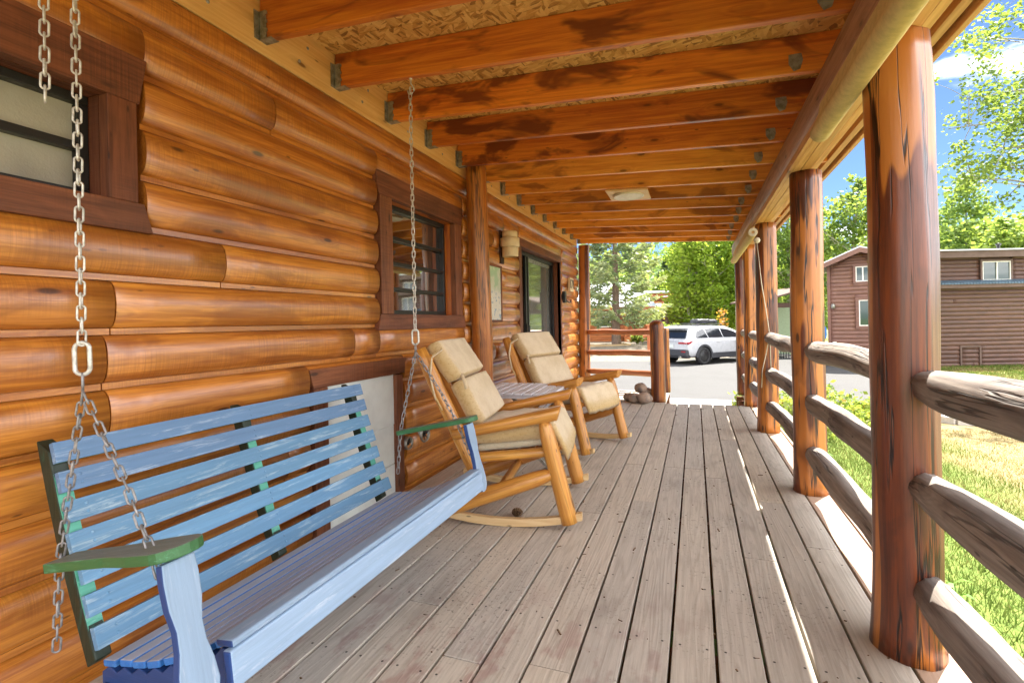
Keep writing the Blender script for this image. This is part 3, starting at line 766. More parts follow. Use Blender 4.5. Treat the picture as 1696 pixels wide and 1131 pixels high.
st = mb.build('porch_step', M['deck'], None, False, .003); at = st.data.attributes.new('nail', 'FLOAT_VECTOR', 'POINT'); at.data.foreach_set('vector', np.full(len(mb.v) * 3, .2, dtype=np.float32))
tag(st, 'short plank steps down from the far end of the deck to the road', 'steps')

# ---------------------------------------------------------------- posts and rails
def post(label, x, y, z0, z1, r, seed, lean=(0, 0), flare=.12, mat='post', dome=False, group=None, crack=True):
    t_ = thing('log_post', label, 'log post', (x, y, z0), 0, group)
    mb = MB(seed); n = 30
    pts = []; rad = []
    for i in range(n):
        f = i / (n - 1); z = (z1 - z0) * f
        pts.append((lean[0] * f, lean[1] * f, z))
        k = 1 + flare * max(0, 1 - f * 6) ** 2 + .035 * mnoise.noise((f * 3.3, seed * 1.7, 0)) + .02 * mnoise.noise((f * 8, seed * 3.1, 4))
        if not dome and f > .985: k *= .97
        rad.append(r * k)
    if dome:
        h = z1 - z0; pts = [p for p in pts if p[2] < h - .07]; rad = rad[:len(pts)]
        for q in range(1, 8):
            a = math.pi / 2 * q / 7.5; pts.append((lean[0], lean[1], h - .07 + .07 * math.sin(a))); rad.append(r * math.cos(a))
    mb.tube(pts, rad, 64, .012, seed, True, rw=.05, freq=1.1, facet=.04, up=(1, 0, 0), planes=11)
    mb.build('trunk', M[mat], t_)
    return t_
P1 = post('stout varnished log post nearest the camera, rising from deck to eave', .66, 2.04, 0, 2.056, .101, 3, (0, 0), .10)
P2 = post('second varnished log post from the camera along the railing', .683, 3.68, 0, 2.055, .094, 8, (-.004, 0), .10)
P3 = post('third railing post along the deck edge, with a pale cord hanging on it', .664, 5.50, 0, 2.055, .102, 5, (0, 0), .05)
P4 = post('fourth railing post, standing beside the opening to the steps', .665, 7.05, 0, 2.055, .092, 6)
P5 = post('outermost railing post at the far right corner of the porch', .650, 8.08, 0, 2.055, .086, 7)
post('tall red log post at the far left corner beside the house number', -1.81, 8.50, -.3, 2.43, .10, 9, (.03, 0), .06)
post('leaning orange log post against the cabin wall between window and map', -1.80, 4.14, 0, 2.49, .092, 12, (.03, -.17), .08, 'midpost')
post('waist high dark log post with a rounded top by the pile of stones', -.505, 7.17, 0, 1.125, .105, 14, (0, 0), .03, 'post', True)
post('slim red newel post just behind the waist high dark post', -.455, 8.10, 0, 1.02, .075, 15, (0, 0), .05, 'post', True)

def railing(label, a, b, zs, r, mat, seed, bow=.03):
    a = Vector(a); b = Vector(b)
    t_ = thing('log_railing', label, 'railing', ((a.x + b.x) / 2, (a.y + b.y) / 2, 0), 0, 'log railings between the posts')
    for i, z in enumerate(zs):
        mb = MB(seed * 10 + i); n = 22; pts = []; rad = []
        for q in range(n):
            f = q / (n - 1); p = a.lerp(b, f)
            w = bow * math.sin(math.pi * f)
            pts.append((p.x + w * mnoise.noise((seed, i * 3.3, f * 2.1)), p.y, z + .012 * mnoise.noise((seed * 2.2, i, f * 3)) + w * .8 * mnoise.noise((seed * 3.1, i * 1.7, f * 1.3))))
            rad.append(r * (1 + .10 * mnoise.noise((f * 5, seed * 1.3 + i, 2))) * (1 - .25 * max(0, 1 - f * 14) - .25 * max(0, 1 - (1 - f) * 14)))
        mb.tube(pts, rad, 22, .007, seed + i * 11, True, rw=.10, freq=2.2, facet=.13)
        mb.build('rail', M[mat], t_, True)
railing('three thick grey log rails from the nearest post towards the camera', (.69, 1.955, 0), (.70, -.6, 0), (.905, .575, .245), .066, 'rail', 21, .02)
railing('grey log rails between the nearest and the second post', (.685, 3.60, 0), (.675, 2.12, 0), (.915, .59, .272), .060, 'rail', 22, .03)
railing('grey log rails between the second and the third post', (.675, 5.42, 0), (.685, 3.76, 0), (.918, .592, .27), .060, 'rail', 23, .03)
railing('grey log rails between the third and the fourth post', (.67, 6.97, 0), (.67, 5.58, 0), (.915, .59, .27), .055, 'rail', 24)
railing('short grey log rails between the two farthest posts on the right', (.66, 8.0, 0), (.665, 7.12, 0), (.915, .59, .27), .05, 'rail', 25)
railing('red stained log rails across the far left end of the porch', (-1.72, 8.40, 0), (-.43, 8.11, 0), (.945, .60, .285), .048, 'railred', 26)

# ---------------------------------------------------------------- rolled blinds and cord
def blind(label, y0, y1, x, z, seed):
    t_ = thing('rolled_blind', label, 'roll blind', (x, (y0 + y1) / 2, z), 0, 'rolled canvas blinds under the eave')
    mb = MB(seed); n = 26; pts = []; rad = []
    for i in range(n):
        f = i / (n - 1); pts.append((x, y0 + (y1 - y0) * f, z)); rad.append(.0395 * (1 + .03 * mnoise.noise((f * 9, seed, 0))))
    mb.tube(pts, rad, 24, 0, seed, True, rw=.03, freq=6)
    # loose edge of the fabric
    mb.quad([(x - .012, y0, z + .038), (x - .012, y1, z + .038), (x + .0, y1, z + .125), (x + .0, y0, z + .125)])
    mb.build('fabric', M['canvas'], t_, True)
    mb = MB(seed + 1); mb.tube([(x, y0 - .012, z), (x, y1 + .012, z)], .016, 12); mb.build('roller', M['soffit'], t_, True)
    return t_
blind('long rolled beige canvas blind in front of the nearest post', -.4, 2.50, .525, 1.925, 51)
bl2 = blind('short rolled canvas blind near the far end of the eave', 5.16, 7.6, .52, 1.925, 53)
mb = MB(55)
for q in range(4): mb.torus(T(.52, 5.135, 1.925) @ Matrix.Rotation(R(90), 4, 'X'), .018 + q * .006, .018 + q * .006, .004, 0, 18, 6)
mb.build('cord_coil', M['cord'], bl2, True)
cordt = thing('blind_cord', 'thin pale cord hanging in a loop on the third railing post', 'cord', (.55, 5.3, 1.7))
mb = MB(56)
mb.tube([(.555, 5.16, 1.82), (.60, 5.28, 1.45), (.655, 5.36, 1.1), (.672, 5.36, .93), (.675, 5.36, .62)], .0045, 8)
mb.tube([(.67, 5.355, .96), (.64, 5.36, .80), (.60, 5.36, .62), (.592, 5.37, .45)], .0045, 8)
mb.build('line', M['cord'], cordt, True)
mb = MB(57); mb.lathe([(.0, -.03), (.022, -.02), (.03, 0), (.022, .02), (0, .03)], T(.555, 5.16, 1.85), 14); mb.build('knot', M['cord'], cordt, True)

# ---------------------------------------------------------------- things on the wall
sc = thing('wall_lamp', 'cream tiered ceramic lamp on the cabin wall above the framed map', 'wall lamp', (WX + .15, 4.80, 1.95))
mb = MB(60)
for r, z0, z1 in ((.078, 2.075, 2.145), (.098, 1.985, 2.077), (.084, 1.885, 1.987)):
    mb.lathe([(r * .9, z0), (r, z0 + .006), (r, z1 - .006), (r * .93, z1), (.001, z1)], T(WX + .15, 4.80, -.08), 26)
mb.build('shade', M['sconce'], sc, True)
mb = MB(61); mb.box((WX + .055, 4.80, 1.91), (.02, .10, .34), 2); mb.box((WX + .09, 4.80, 1.95), (.09, .03, .03), 0); mb.build('back_plate', M['rust'], sc, True, .004)
mp = thing('framed_map', 'pale green map in a thin wooden frame behind the leaning log post', 'framed map', (WX + .06, 4.5, 1.43))
mb = MB(62)
for y in (4.22, 4.75): mb.box((WX + .058, y, 1.425), (.026, .022, .57), 2)
for z in (1.151, 1.699): mb.box((WX + .058, 4.485, z), (.026, .508, .022), 1)
mb.build('frame', M['trim'], mp, True, .002)
mb = MB(63); mb.box((WX + .056, 4.485, 1.425), (.012, .506, .525), 1); mb.build('print', M['map'], mp, True)
sg = thing('house_number_sign', 'small pale wooden house number sign by the sliding door', 'sign', (WX + .06, 7.78, 1.72))
mb = MB(64); mb.box((WX + .07, 7.78, 1.715), (.035, .25, .215), 1); mb.build('board', M['signwood'], sg, True, .004)
cu = bpy.data.curves.new('number', 'FONT'); cu.body = '171'; cu.size = .2; cu.align_x = 'CENTER'; cu.align_y = 'CENTER'; cu.extrude = .003; cu.resolution_u = 3
tx = bpy.data.objects.new('number', cu); COL.objects.link(tx)
me = bpy.data.meshes.new_from_object(tx); bpy.data.objects.remove(tx)
tx = bpy.data.objects.new('lettering', me); COL.objects.link(tx); me.materials.clear(); me.materials.append(M['ink'])
tx.parent = sg; tx.matrix_basis = T(.031, 0, -.005) @ Matrix(((0, 0, 1, 0), (1, 0, 0, 0), (0, 1, 0, 0), (0, 0, 0, 1)))
dbx = thing('key_box', 'small black key box with a curved hook beside the sliding door', 'key box', (WX + .05, 7.36, 1.5))
mb = MB(65); mb.box((WX + .065, 7.34, 1.50), (.06, .09, .17), 2); mb.build('box', M['black'], dbx, True, .006)
mb = MB(66); mb.tube([(WX + .09, 7.39, 1.45), (WX + .11, 7.47, 1.42), (WX + .115, 7.55, 1.43), (WX + .11, 7.59, 1.46)], .008, 8); mb.build('hook', M['black'], dbx, True)
# ================================================================== porch swing
def chain(mb, pts, pitch=.0295, a=.0080, r=.0026, straight=.0112, seed=0, twist=.6):
    pts = [Vector(p) for p in pts]
    seg = [(pts[i + 1] - pts[i]).length for i in range(len(pts) - 1)]; L = sum(seg); n = max(1, int(L / pitch)); k = 0
    for i in range(n):
        d = (i + .5) * L / n; j = 0
        while j < len(seg) - 1 and d > seg[j]: d -= seg[j]; j += 1
        t = (pts[j + 1] - pts[j]).normalized(); p = pts[j] + t * d
        u = Vector((0, 1, 0)) if abs(t.y) < .9 else Vector((1, 0, 0))
        x = u.cross(t).normalized(); z = x.cross(t)
        ang = twist + (i % 2) * R(90) + .5 * mnoise.noise((i * .37, seed, 0))
        Mx = T(*p) @ Matrix((x, t, z)).transposed().to_4x4() @ Matrix.Rotation(ang, 4, 'Y')
        mb.torus(Mx, a, a, r, straight, 14, 6)

swing = thing('porch_swing', 'blue slatted porch swing with green arms hanging on chains along the cabin wall', 'porch swing', (-1.35, 1.55, .3))
Y0, Y1 = .872, 2.255
def B(t, off=0.):        # up the back: t 0..1, off in front of the slat plane
    x = -1.535 - .185 * t - .012 * math.sin(math.pi * t); z = .262 + .543 * t
    return Vector((x + off * .94, 0, z + off * .34))
bdir = (B(1) - B(0)).normalized(); bn = Vector((bdir.z, 0, -bdir.x))
def frameM(p, xa, za):    # matrix with local x along Y, y along xa, z along za
    ya = Vector((0, 1, 0)); return Matrix(((ya.x, xa.x, za.x, p.x), (ya.y, xa.y, za.y, p.y), (ya.z, xa.z, za.z, p.z), (0, 0, 0, 1)))
sl = random.Random(3)
for i in range(7):
    t = .06 + i * .151
    p = B(t); p.y = (Y0 + Y1) / 2
    mb = MB(400 + i)
    Mx = frameM(p, bdir, bn) @ Matrix.Rotation(sl.uniform(-.03, .03), 4, 'X')
    mb.box((0, 0, 0), (Y1 - Y0 + sl.uniform(-.012, .012), .060, .019), 0, Mx)
    for yy in (-.64, -.03, .63):
        for dy in (-.012, .012): mb.lathe([(0, .0015), (.004, .001), (.0045, 0)], Mx @ T(yy, dy, .0098), 8)
    mb.build('back_slat', M['bluegreen' if i > 4 else 'blue'], swing, True, .0035)
def stile(y, w, x0, x1, mat):
    mb = MB(int(y * 100))
    out = [(B(t).x - x0, B(t).z - .02 + x0 * .3) for t in (-.02, .25, .5, .75, 1.0)]
    back = [(B(t).x - x1, B(t).z - .02 + x1 * .3) for t in (1.02, .9, .75, .5, .25, -.1)]
    Mx = Matrix(((1, 0, 0, 0), (0, 0, -1, y), (0, 1, 0, 0), (0, 0, 0, 1)))
    mb.prism(out + back, w, Mx, 1)
    st = mb.build('back_stile', M[mat], swing, True, .004)
    mb = MB(5)      # lighter painted front edge showing between the slats
    p = B(.5, -.0135); p.y = y
    mb.box((0, 0, 0), (w - .004, .47, .004), 0, frameM(p, bdir, bn))
    mb.build('front_edge', M['mint'], st, True)
for y in (.893, 1.53, 2.21): stile(y, .042, .014, .07, 'darkgreen')
def seatz(x):             # curved seat surface from the back (-1.52) to the front (-1.07)
    f = (x + 1.52) / .45
    return .238 + .145 * f - .026 * math.sin(math.pi * f)
for i in range(8):
    x = -1.488 + i * .058
    dz = (seatz(x + .01) - seatz(x - .01)) / .02
    mb = MB(420 + i); Mx = T(x, (Y0 + Y1) / 2, seatz(x)) @ Matrix.Rotation(-math.atan(dz), 4, 'Y')
    mb.box((0, 0, 0), (.049, Y1 - Y0 + sl.uniform(-.01, .01), .019), 1, Mx)
    mb.build('seat_slat', M['seatblue'], swing, True, .004)
for y in (.896, 1.53, 2.212):    # notched bearers under the seat
    mb = MB(430); top = []
    for i in range(17):
        x = -1.53 + i * .0295; top.append((x, seatz(x) - (.012 if i % 2 else .028)))
    out = top + [(-1.06, .275), (-1.20, .215), (-1.4, .155), (-1.53, .135)]
    mb.prism(out, .036, Matrix(((1, 0, 0, 0), (0, 0, -1, y), (0, 1, 0, 0), (0, 0, 0, 1))), 0)
    mb.build('seat_bearer', M['bluedeep'], swing, True, .003)
mb = MB(431)
mb.box((-1.022, (Y0 + Y1) / 2 - .005, .345), (.028, Y1 - Y0 + .05, .088), 1, Matrix.Rotation(-.12, 4, 'Y'))
mb.box((-1.045, (Y0 + Y1) / 2 - .005, .397), (.055, Y1 - Y0 + .03, .018), 1, Matrix.Rotation(-.12, 4, 'Y'))
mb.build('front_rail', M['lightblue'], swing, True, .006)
mb = MB(432); mb.box((-1.50, 1.54, .155), (.03, 1.40, .06), 1); mb.build('rear_rail', M['bluedeep'], swing, True, .004)
def arm(y, w):
    a = Vector((-1.50, y, .555)); b = Vector((-1.045, y, .655)); d = (b - a); L = d.length; d.normalize()
    n = Vector((-d.z, 0, d.x))
    Mx = Matrix(((d.x, 0, n.x, a.x), (0, 1, 0, a.y), (d.z, 0, n.z, a.z), (0, 0, 0, 1)))
    out = [(0, -w * .42), (L * .5, -w * .45), (L * .72, -w * .62)]
    for q in range(9):
        th = -math.pi / 2 + math.pi * q / 8; out.append((L - w * .55 + w * .55 * math.cos(th), w * .66 * math.sin(th)))
    out += [(L * .72, w * .62), (L * .5, w * .45), (0, w * .42)]
    mb = MB(440); mb.prism(out, .024, Mx, 0); mb.build('arm_rest', M['green'], swing, True, .003)
    # shaped upright board from the arm down past the seat front
    p0 = Vector((-1.095, y, .622)); p1 = Vector((-1.018, y, .285)); ax = (p1 - p0); L = ax.length; ax.normalize()
    nn = Vector((-ax.z, 0, ax.x))       # towards +x
    if nn.x < 0: nn = -nn
    Mx = Matrix(((0, ax.x, nn.x, p0.x), (1, 0, 0, p0.y), (0, ax.z, nn.z, p0.z), (0, 0, 0, 1)))
    prof = [(0, .040), (.12, .043), (.28, .041), (.42, .032), (.55, .034), (.68, .044), (.82, .049), (.93, .040), (.985, .024), (1.0, .006)]
    out = [(-w_ * .9, f * L) for f, w_ in prof] + [(w_, f * L) for f, w_ in reversed(prof)]
    mb = MB(441); mb.prism(out, .022, Mx, 1)
    mb.lathe([(0, .006), (.009, .005), (.011, 0)], Mx @ T(.0, L * .84, .011), 10)
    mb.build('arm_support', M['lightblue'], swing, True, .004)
arm(.775, .088); arm(2.295, .075)
def hanger(y, first, top):
    ap = Vector((-1.40, y, .985))
    mb = MB(450)
    chain(mb, [top, (-1.40, y, 1.10)], seed=y); c = mb.build('hanging_chain', M['chain'], swing, True)
    mb = MB(451); mb.torus(T(-1.40, y, 1.065) @ Matrix.Rotation(R(90), 4, 'X') @ Matrix.Rotation(.5, 4, 'Y'), .017, .017, .0052, .022, 20, 8)
    mb.build('quick_link', M['chain'], c, True)
    mb = MB(452)
    chain(mb, [(-1.40, y, 1.035), ap], seed=3)
    chain(mb, [ap, (-1.47, y, .70), (-1.505, y + .0, .555), (-1.525, y, .33)], seed=1)
    chain(mb, [ap, (-1.25, y, .77), (-1.165, y, .625), (-1.055, y, .38)], seed=2)
    mb.build('side_chain', M['chaindark'], swing, True)
hanger(2.31, False, (-1.40, 2.31, 2.39)); hanger(.775, True, (-1.40, .775, 2.42))
for y in (2.318, .775):
    mb = MB(455); mb.tube([(-1.40, y, 2.452), (-1.40, y, 2.415), (-1.385, y, 2.395), (-1.38, y, 2.375), (-1.395, y, 2.36), (-1.415, y, 2.365), (-1.42, y, 2.38)], .0045, 8)
    mb.lathe([(.004, 0), (.012, .01), (.012, .014)], T(-1.40, y, 2.435), 10)
    mb.build('ceiling_hook', M['chain'], swing, True)
lc = thing('loose_chain', 'short loose end of galvanised chain dangling in front of the frosted window', 'chain', (-1.40, .70, 2.0))
mb = MB(456); chain(mb, [(-1.40, .745, 2.43), (-1.40, .715, 2.2), (-1.40, .712, 1.665)], seed=5); mb.build('links', M['chain'], lc, True)

# ================================================================== rocking chairs
def pillow(mb, M_, sx, sy, sz, n=14, puff=.5, seed=0, wr=.008, droop=None):
    """soft box in local axes, x by y with thickness z; rnd is 1 on the sides"""
    vs = []; fs = []; rd = []
    def pt(u, v, s):
        eu = max(0, 1 - abs(u) ** 5) ** .35; ev = max(0, 1 - abs(v) ** 5) ** .35
        th = sz / 2 * (puff + (1 - puff) * eu * ev)
        # rounded plan outline
        k = 1 - .035 * (abs(u) ** 3 * abs(v) ** 3)
        x = u * sx / 2 * k; y = v * sy / 2 * k
        x -= math.copysign(.012, u) * abs(u) ** 8 * abs(s) ; y -= math.copysign(.012, v) * abs(v) ** 8 * abs(s)
        w = wr * mnoise.noise((x * 9 + seed, y * 14, s * 3.)) + wr * .6 * mnoise.noise((x * 30 + seed, y * 22, s * 5))
        z = s * th + w
        p = Vector((x, y, z))
        if droop: p = droop(p)
        return M_ @ p
    g = [(-1 + 2 * i / n) for i in range(n + 1)]
    g = [math.copysign(abs(q) ** .75, q) for q in g]
    idx = {}
    for s in (-1, 1):
        for i, u in enumerate(g):
            for j, v in enumerate(g):
                idx[(s, i, j)] = len(vs); vs.append(pt(u, v, s)); rd.append(.7 if (i in (0, n) or j in (0, n)) else (.15 if (i in (1, n - 1) or j in (1, n - 1)) else 0.))
    for s in (-1, 1):
        for i in range(n):
            for j in range(n):
                q = (idx[(s, i, j)], idx[(s, i + 1, j)], idx[(s, i + 1, j + 1)], idx[(s, i, j + 1)])
                fs.append(q if s > 0 else q[::-1])
    rim = [(i, 0) for i in range(n)] + [(n, j) for j in range(n)] + [(i, n) for i in range(n, 0, -1)] + [(0, j) for j in range(n, 0, -1)]
    mid = []
    for i, j in rim:
        p = (vs[idx[(1, i, j)]] + vs[idx[(-1, i, j)]]) / 2
        u, v = g[i], g[j]
        o = Vector((math.copysign(.010, u) * abs(u) ** 6, math.copysign(.010, v) * abs(v) ** 6, .004 * mnoise.noise((i * .9, j * .9, seed))))
        mid.append(len(vs)); vs.append(p + M_.to_3x3() @ o); rd.append(1.)
    m = len(rim)
    for k in range(m):
        k2 = (k + 1) % m; a, b = rim[k], rim[k2]
        fs.append((idx[(1, *a)], mid[k], mid[k2], idx[(1, *b)])); fs.append((mid[k], idx[(-1, *a)], idx[(-1, *b)], mid[k2]))
    n0 = len(mb.v); mb.put(vs, fs, vs, True)
    mb.rd[n0:] = rd

def rocking_chair(label):
    ch = thing('rocking_chair', label, 'rocking chair', (0, 0, 0), 0, 'log rocking chairs on the porch')
    for s in (-1, 1):
        y = .35 * s
        mb = MB(500 + s)           # curved rocker board
        xs = [-.80 + i * .88 / 14 for i in range(15)]
        lo = [(x, .30 * (x + .35) ** 2) for x in xs]; hi = [(x, .30 * (x + .35) ** 2 + .044 - .006 * abs(x + .35)) for x in reversed(xs)]
        mb.prism(lo + hi, .036, Matrix(((1, 0, 0, 0), (0, 0, -1, y), (0, 1, 0, 0), (0, 0, 0, 1))), 0)
        mb.build('rocker', M['rocker'], ch, False, .004)
        mb = MB(510 + s)           # front leg, tapering into a tenon under the arm
        pts = [Vector((.012, y, .038)).lerp(Vector((-.125, y * .985, .60)), i / 11) for i in range(12)]
        mb.tube(pts, [.047, .047, .047, .046, .046, .046, .045, .045, .044, .043, .038, .026], 18, .004, s, rw=.05)
        mb.build('leg', M['chair'], ch)
        mb = MB(520 + s)           # lower side log from the rocker's tail up to the leg
        pts = [Vector((-.70, y, .075)).lerp(Vector((-.055, y, .305)), i / 11) for i in range(12)]
        mb.tube(pts, [.046, .047, .047, .046, .046, .046, .045, .044, .044, .043, .036, .022], 18, .004, s + 4, rw=.05)
        mb.build('side_log', M['chair'], ch)
        mb = MB(530 + s)           # leaning back post with a pointed foot
        yp = .315 * s
        pts = [Vector((-.485, yp, .20)).lerp(Vector((-.845, yp, .985)), i / 13) for i in range(14)]
        mb.tube(pts, [.012, .034, .042, .043, .043, .043, .042, .042, .042, .042, .042, .041, .040, .034], 18, .004, s + 9, rw=.05)
        mb.build('back_post', M['chair'], ch)
        mb = MB(540 + s)           # arm: flattened half log with an obliquely cut front
        a = Vector((-.64, y, .505)); b = Vector((-.015, y * 1.03, .645)); d = (b - a).normalized(); up = Vector((-d.z, 0, d.x)); sd = Vector((0, 1, 0))
        n = 14; vs = []; gs = []; fs = []; sgs = 16
        for i in range(n):
            f = i / (n - 1); p = a.lerp(b, f); wob = .006 * mnoise.noise((f * 3, s, 2))
            r = .044 + .010 * f
            for k in range(sgs):
                th = 2 * math.pi * k / sgs; cy = r * math.cos(th); cz = r * .82 * math.sin(th)
                if cz > .022: cz = .022 + (cz - .022) * .25
                sh = -.9 * (cz - .03) if i == n - 1 else 0      # oblique cut
                q = p + sd * (cy + wob) + up * cz + d * (min(0., (cz + .0) * -0.0) + (-(.03 - cz) * .55 if i == n - 1 else 0))
                vs.append(q); gs.append((f * .65, cy, cz))
        sm = []
        for i in range(n - 1):
            for k in range(sgs):
                k2 = (k + 1) % sgs; fs.append((i * sgs + k, i * sgs + k2, (i + 1) * sgs + k2, (i + 1) * sgs + k)); sm.append(True)
        fs += [tuple(reversed(range(sgs))), tuple(range((n - 1) * sgs, n * sgs))]; sm += [False, False]
        mb.put(vs, fs, gs, sm); mb.build('arm', M['chair'], ch, False, .004)
        mb = MB(550 + s); mb.log((-.56, .30 * s, .355), (-.06, .315 * s, .415), .028, .028, n=6, seg=14); mb.build('seat_rail', M['chair'], ch)
    for x, z in ((-.09, .425), (-.52, .35), (-.40, .16)):
        mb = MB(int(560 + z * 100)); mb.log((x, -.33, z), (x, .33, z), .028, .028, n=7, seg=14, wob=.003, seed=3); mb.build('cross_rail', M['chair'], ch)
    for y in (-.22, -.11, 0., .11, .22):
        mb = MB(int(570 + y * 50)); mb.beam((-.50, y, .33), (-.815, y, .945), .07, .018, (0, 1, 0)); mb.build('back_slat', M['chair'], ch, False, .004)
    mb = MB(575); mb.log((-.80, -.31, .93), (-.80, .31, .93), .026, n=7, seg=14); mb.build('top_rail', M['chair'], ch)
    for x in (-.44, -.34, -.24, -.14):
        mb = MB(int(580 - x * 50)); mb.box((x, 0, .385 + (x + .3) * .12), (.075, .60, .016), 1); mb.build('seat_slat', M['chair'], ch, False, .003)
    # cushions
    def ori(p, ang): return T(*p) @ Matrix.Rotation(-ang, 4, 'Y')
    mb = MB(590); pillow(mb, ori((-.29, 0, .432), R(7)), .50, .56, .045, 12, .8, 3, .003); mb.build('pad', M['cream'], ch)
    def droop(p):
        if p.x > .20: q = p.x - .20; p = Vector((.20 + q * .45, p.y, p.z - q * 1.25))
        return p
    mb = MB(591); pillow(mb, ori((-.265, 0, .502), R(6)), .66, .60, .10, 18, .76, 6, .012, droop); mb.build('seat_cushion', M['cushion'], ch)
    bx, bz = Vector((-.455, 0, .565)), Vector((-.60, 0, .825)); tp = Vector((-.755, 0, 1.052))
    def back(p0, p1, name, seed):
        d = (p1 - p0); L = d.length; d.normalize(); nrm = Vector((d.z, 0, -d.x)); c = (p0 + p1) / 2 - nrm * .055
        Mx = Matrix(((d.x, 0, nrm.x, c.x), (d.y, 1, nrm.y, c.y), (d.z, 0, nrm.z, c.z), (0, 0, 0, 1)))
        mb = MB(seed); pillow(mb, Mx, L, .58, .105, 14, .82, seed, .006); return mb.build(name, M['cushion'], ch)
    lowc = back(bx, bz, 'back_cushion', 593); topc = back(bz, tp, 'head_cushion', 594)
    mb = MB(595)
    for s in (-1,):
        w = [(-.72, -.30, .985), (-.755, -.345, .955), (-.775, -.365, .86), (-.75, -.366, .74), (-.70, -.36, .64)]
        w2 = [(-.715, -.30, .98), (-.76, -.35, .94), (-.765, -.37, .83), (-.735, -.366, .70)]
        for q in (w, w2):
            P_ = [Vector(v) for v in q]; fine = []
            for i in range(len(P_) - 1):
                for k in range(5): fine.append(P_[i].lerp(P_[i + 1], k / 5))
            fine.append(P_[-1])
            mb.tube(fine, .008, 8, 0, 1, True, sx=.35, sy=1.2, up=(0, 1, 0))
        mb.tube([(-.60, -.29, .83), (-.585, -.335, .83), (-.57, -.34, .80), (-.56, -.34, .76)], .010, 8)
        mb.lathe([(0, -.014), (.014, 0), (0, .014)], T(-.59, -.318, .826), 10)
    mb.build('tie', M['cushion'], ch)
    return ch
c1 = rocking_chair('nearer log rocking chair with beige cushions, right behind the end of the blue swing')
c2 = copy_tree(c1)
c1.location = (-.727, 2.99, 0); c1.rotation_euler.z = R(8.8)
c2['label'] = 'farther log rocking chair with beige cushions, beyond the white side table'
c2.location = (-.76, 4.38, 0); c2.rotation_euler.z = R(-18)

# white slatted side table between the chairs
tb = thing('side_table', 'white slatted folding side table between the two rocking chairs', 'side table', (-1.33, 3.88, 0), R(3))
for i in range(8):
    mb = MB(600 + i); mb.box((-.27 + i * .077, 0, .585), (.066, .66, .016), 1); mb.build('slat', M['whiteslat'], tb, False, .004)
mb = MB(610)
for y in (-.29, .29): mb.box((0, y, .563), (.60, .03, .028), 0)
for x in (-.27, .27): mb.box((x, 0, .563), (.025, .55, .028), 1)
mb.build('apron', M['whiteslat'], tb, False, .003)
for i, (x0, x1, y) in enumerate(((-.27, .27, -.30), (.27, -.27, -.27), (-.27, .27, .30), (.27, -.27, .27))):
    mb = MB(615 + i); mb.beam((x0, y, .012), (x1, y, .55), .024, .034, (0, 1, 0)); mb.build('leg', M['galv' if i % 2 else 'whiteslat'], tb, False, .003)
mb = MB(620); mb.log((-.25, -.29, .03), (-.25, .29, .03), .011, n=3, seg=10); mb.log((.25, -.29, .03), (.25, .29, .03), .011, n=3, seg=10); mb.build('stretcher', M['galv'], tb)

# rounded stones by the waist high post
def stone(label, x, y, z, sx, sy, sz, seed):
    import bmesh
    bm = bmesh.new(); bmesh.ops.create_icosphere(bm, subdivisions=3, radius=1.)
    for v in bm.verts:
        k = 1 + .16 * mnoise.noise(v.co * 1.3 + Vector((seed * 3., 0, 0))) + .06 * mnoise.noise(v.co * 3 + Vector((0, seed, 0)))
        v.co = Vector((v.co.x * sx * k, v.co.y * sy * k, v.co.z * sz * k))
    me = bpy.data.meshes.new('stone'); bm.to_mesh(me); bm.free()
    me.polygons.foreach_set('use_smooth', [True] * len(me.polygons)); me.materials.append(M['stone'])
    o = bpy.data.objects.new('stone', me); COL.objects.link(o); o.location = (x, y, z); o.rotation_euler.z = seed
    return tag(o, label, 'stone', 'river stones piled by the post')
stone('roundest stone at the front of the pile, touching the dark post', -.665, 6.94, .075, .115, .10, .078, 1)
stone('topmost stone, lying across the other stones of the pile', -.73, 7.10, .185, .095, .085, .075, 2)
stone('low grey stone in the middle of the pile by the post', -.80, 6.98, .065, .085, .08, .07, 3.3)
stone('outermost brownish stone at the left end of the pile', -.90, 7.14, .055, .075, .085, .058, 4.1)
stone('hidden rear stone of the pile, wedged against the dark post', -.66, 7.22, .09, .09, .09, .09, 5)

# pine cone on the deck
pc = thing('pine_cone', 'small brown pine cone lying under the nearer rocking chair', 'pine cone', (-1.0, 2.74, .022))
mb = MB(630); Mx = Matrix.Rotation(R(80), 4, 'Y') @ Matrix.Rotation(.4, 4, 'X')
mb.lathe([(0, -.034), (.012, -.03), (.017, -.01), (.016, .012), (.008, .03), (0, .036)], Mx, 10)
for i in range(70):
    th = i * 2.39996; f = i / 70; z = -.032 + .066 * f; r = .021 * math.sin(math.pi * (.12 + .85 * f)) ** .7
    p = Vector((r * math.cos(th), r * math.sin(th), z))
    mb.box((0, 0, 0), (.011, .009, .0022), 0, Mx @ T(*p) @ Matrix.Rotation(th, 4, 'Z') @ Matrix.Rotation(-.5, 4, 'Y'))
mb.build('scales', M['cone'], pc)
# crumbs of bark, seeds and twigs lying along the board gaps
lt = MB(640); q = random.Random(8)
for i in range(260):
    gx = .045 - .147 * q.randint(-4, 12); x = gx + q.gauss(0, .03) if q.random() < .6 else q.uniform(-1.7, .6); y = q.uniform(.8, 7.0)
    if x < -1.8 or x > .62: continue
    s_ = q.uniform(.002, .0055); l_ = s_ * q.choice((1.2, 1.6, 2.2, 6.))
    lt.box((x, y, .0012 + s_ * .3), (l_, s_, s_ * .6), 0, Matrix.Rotation(q.uniform(0, 3.1), 4, 'Z'))
lo = lt.build('litter', M['cone']); tag(lo, 'tiny bits of bark and twigs scattered over the deck boards', 'litter', kind='stuff')
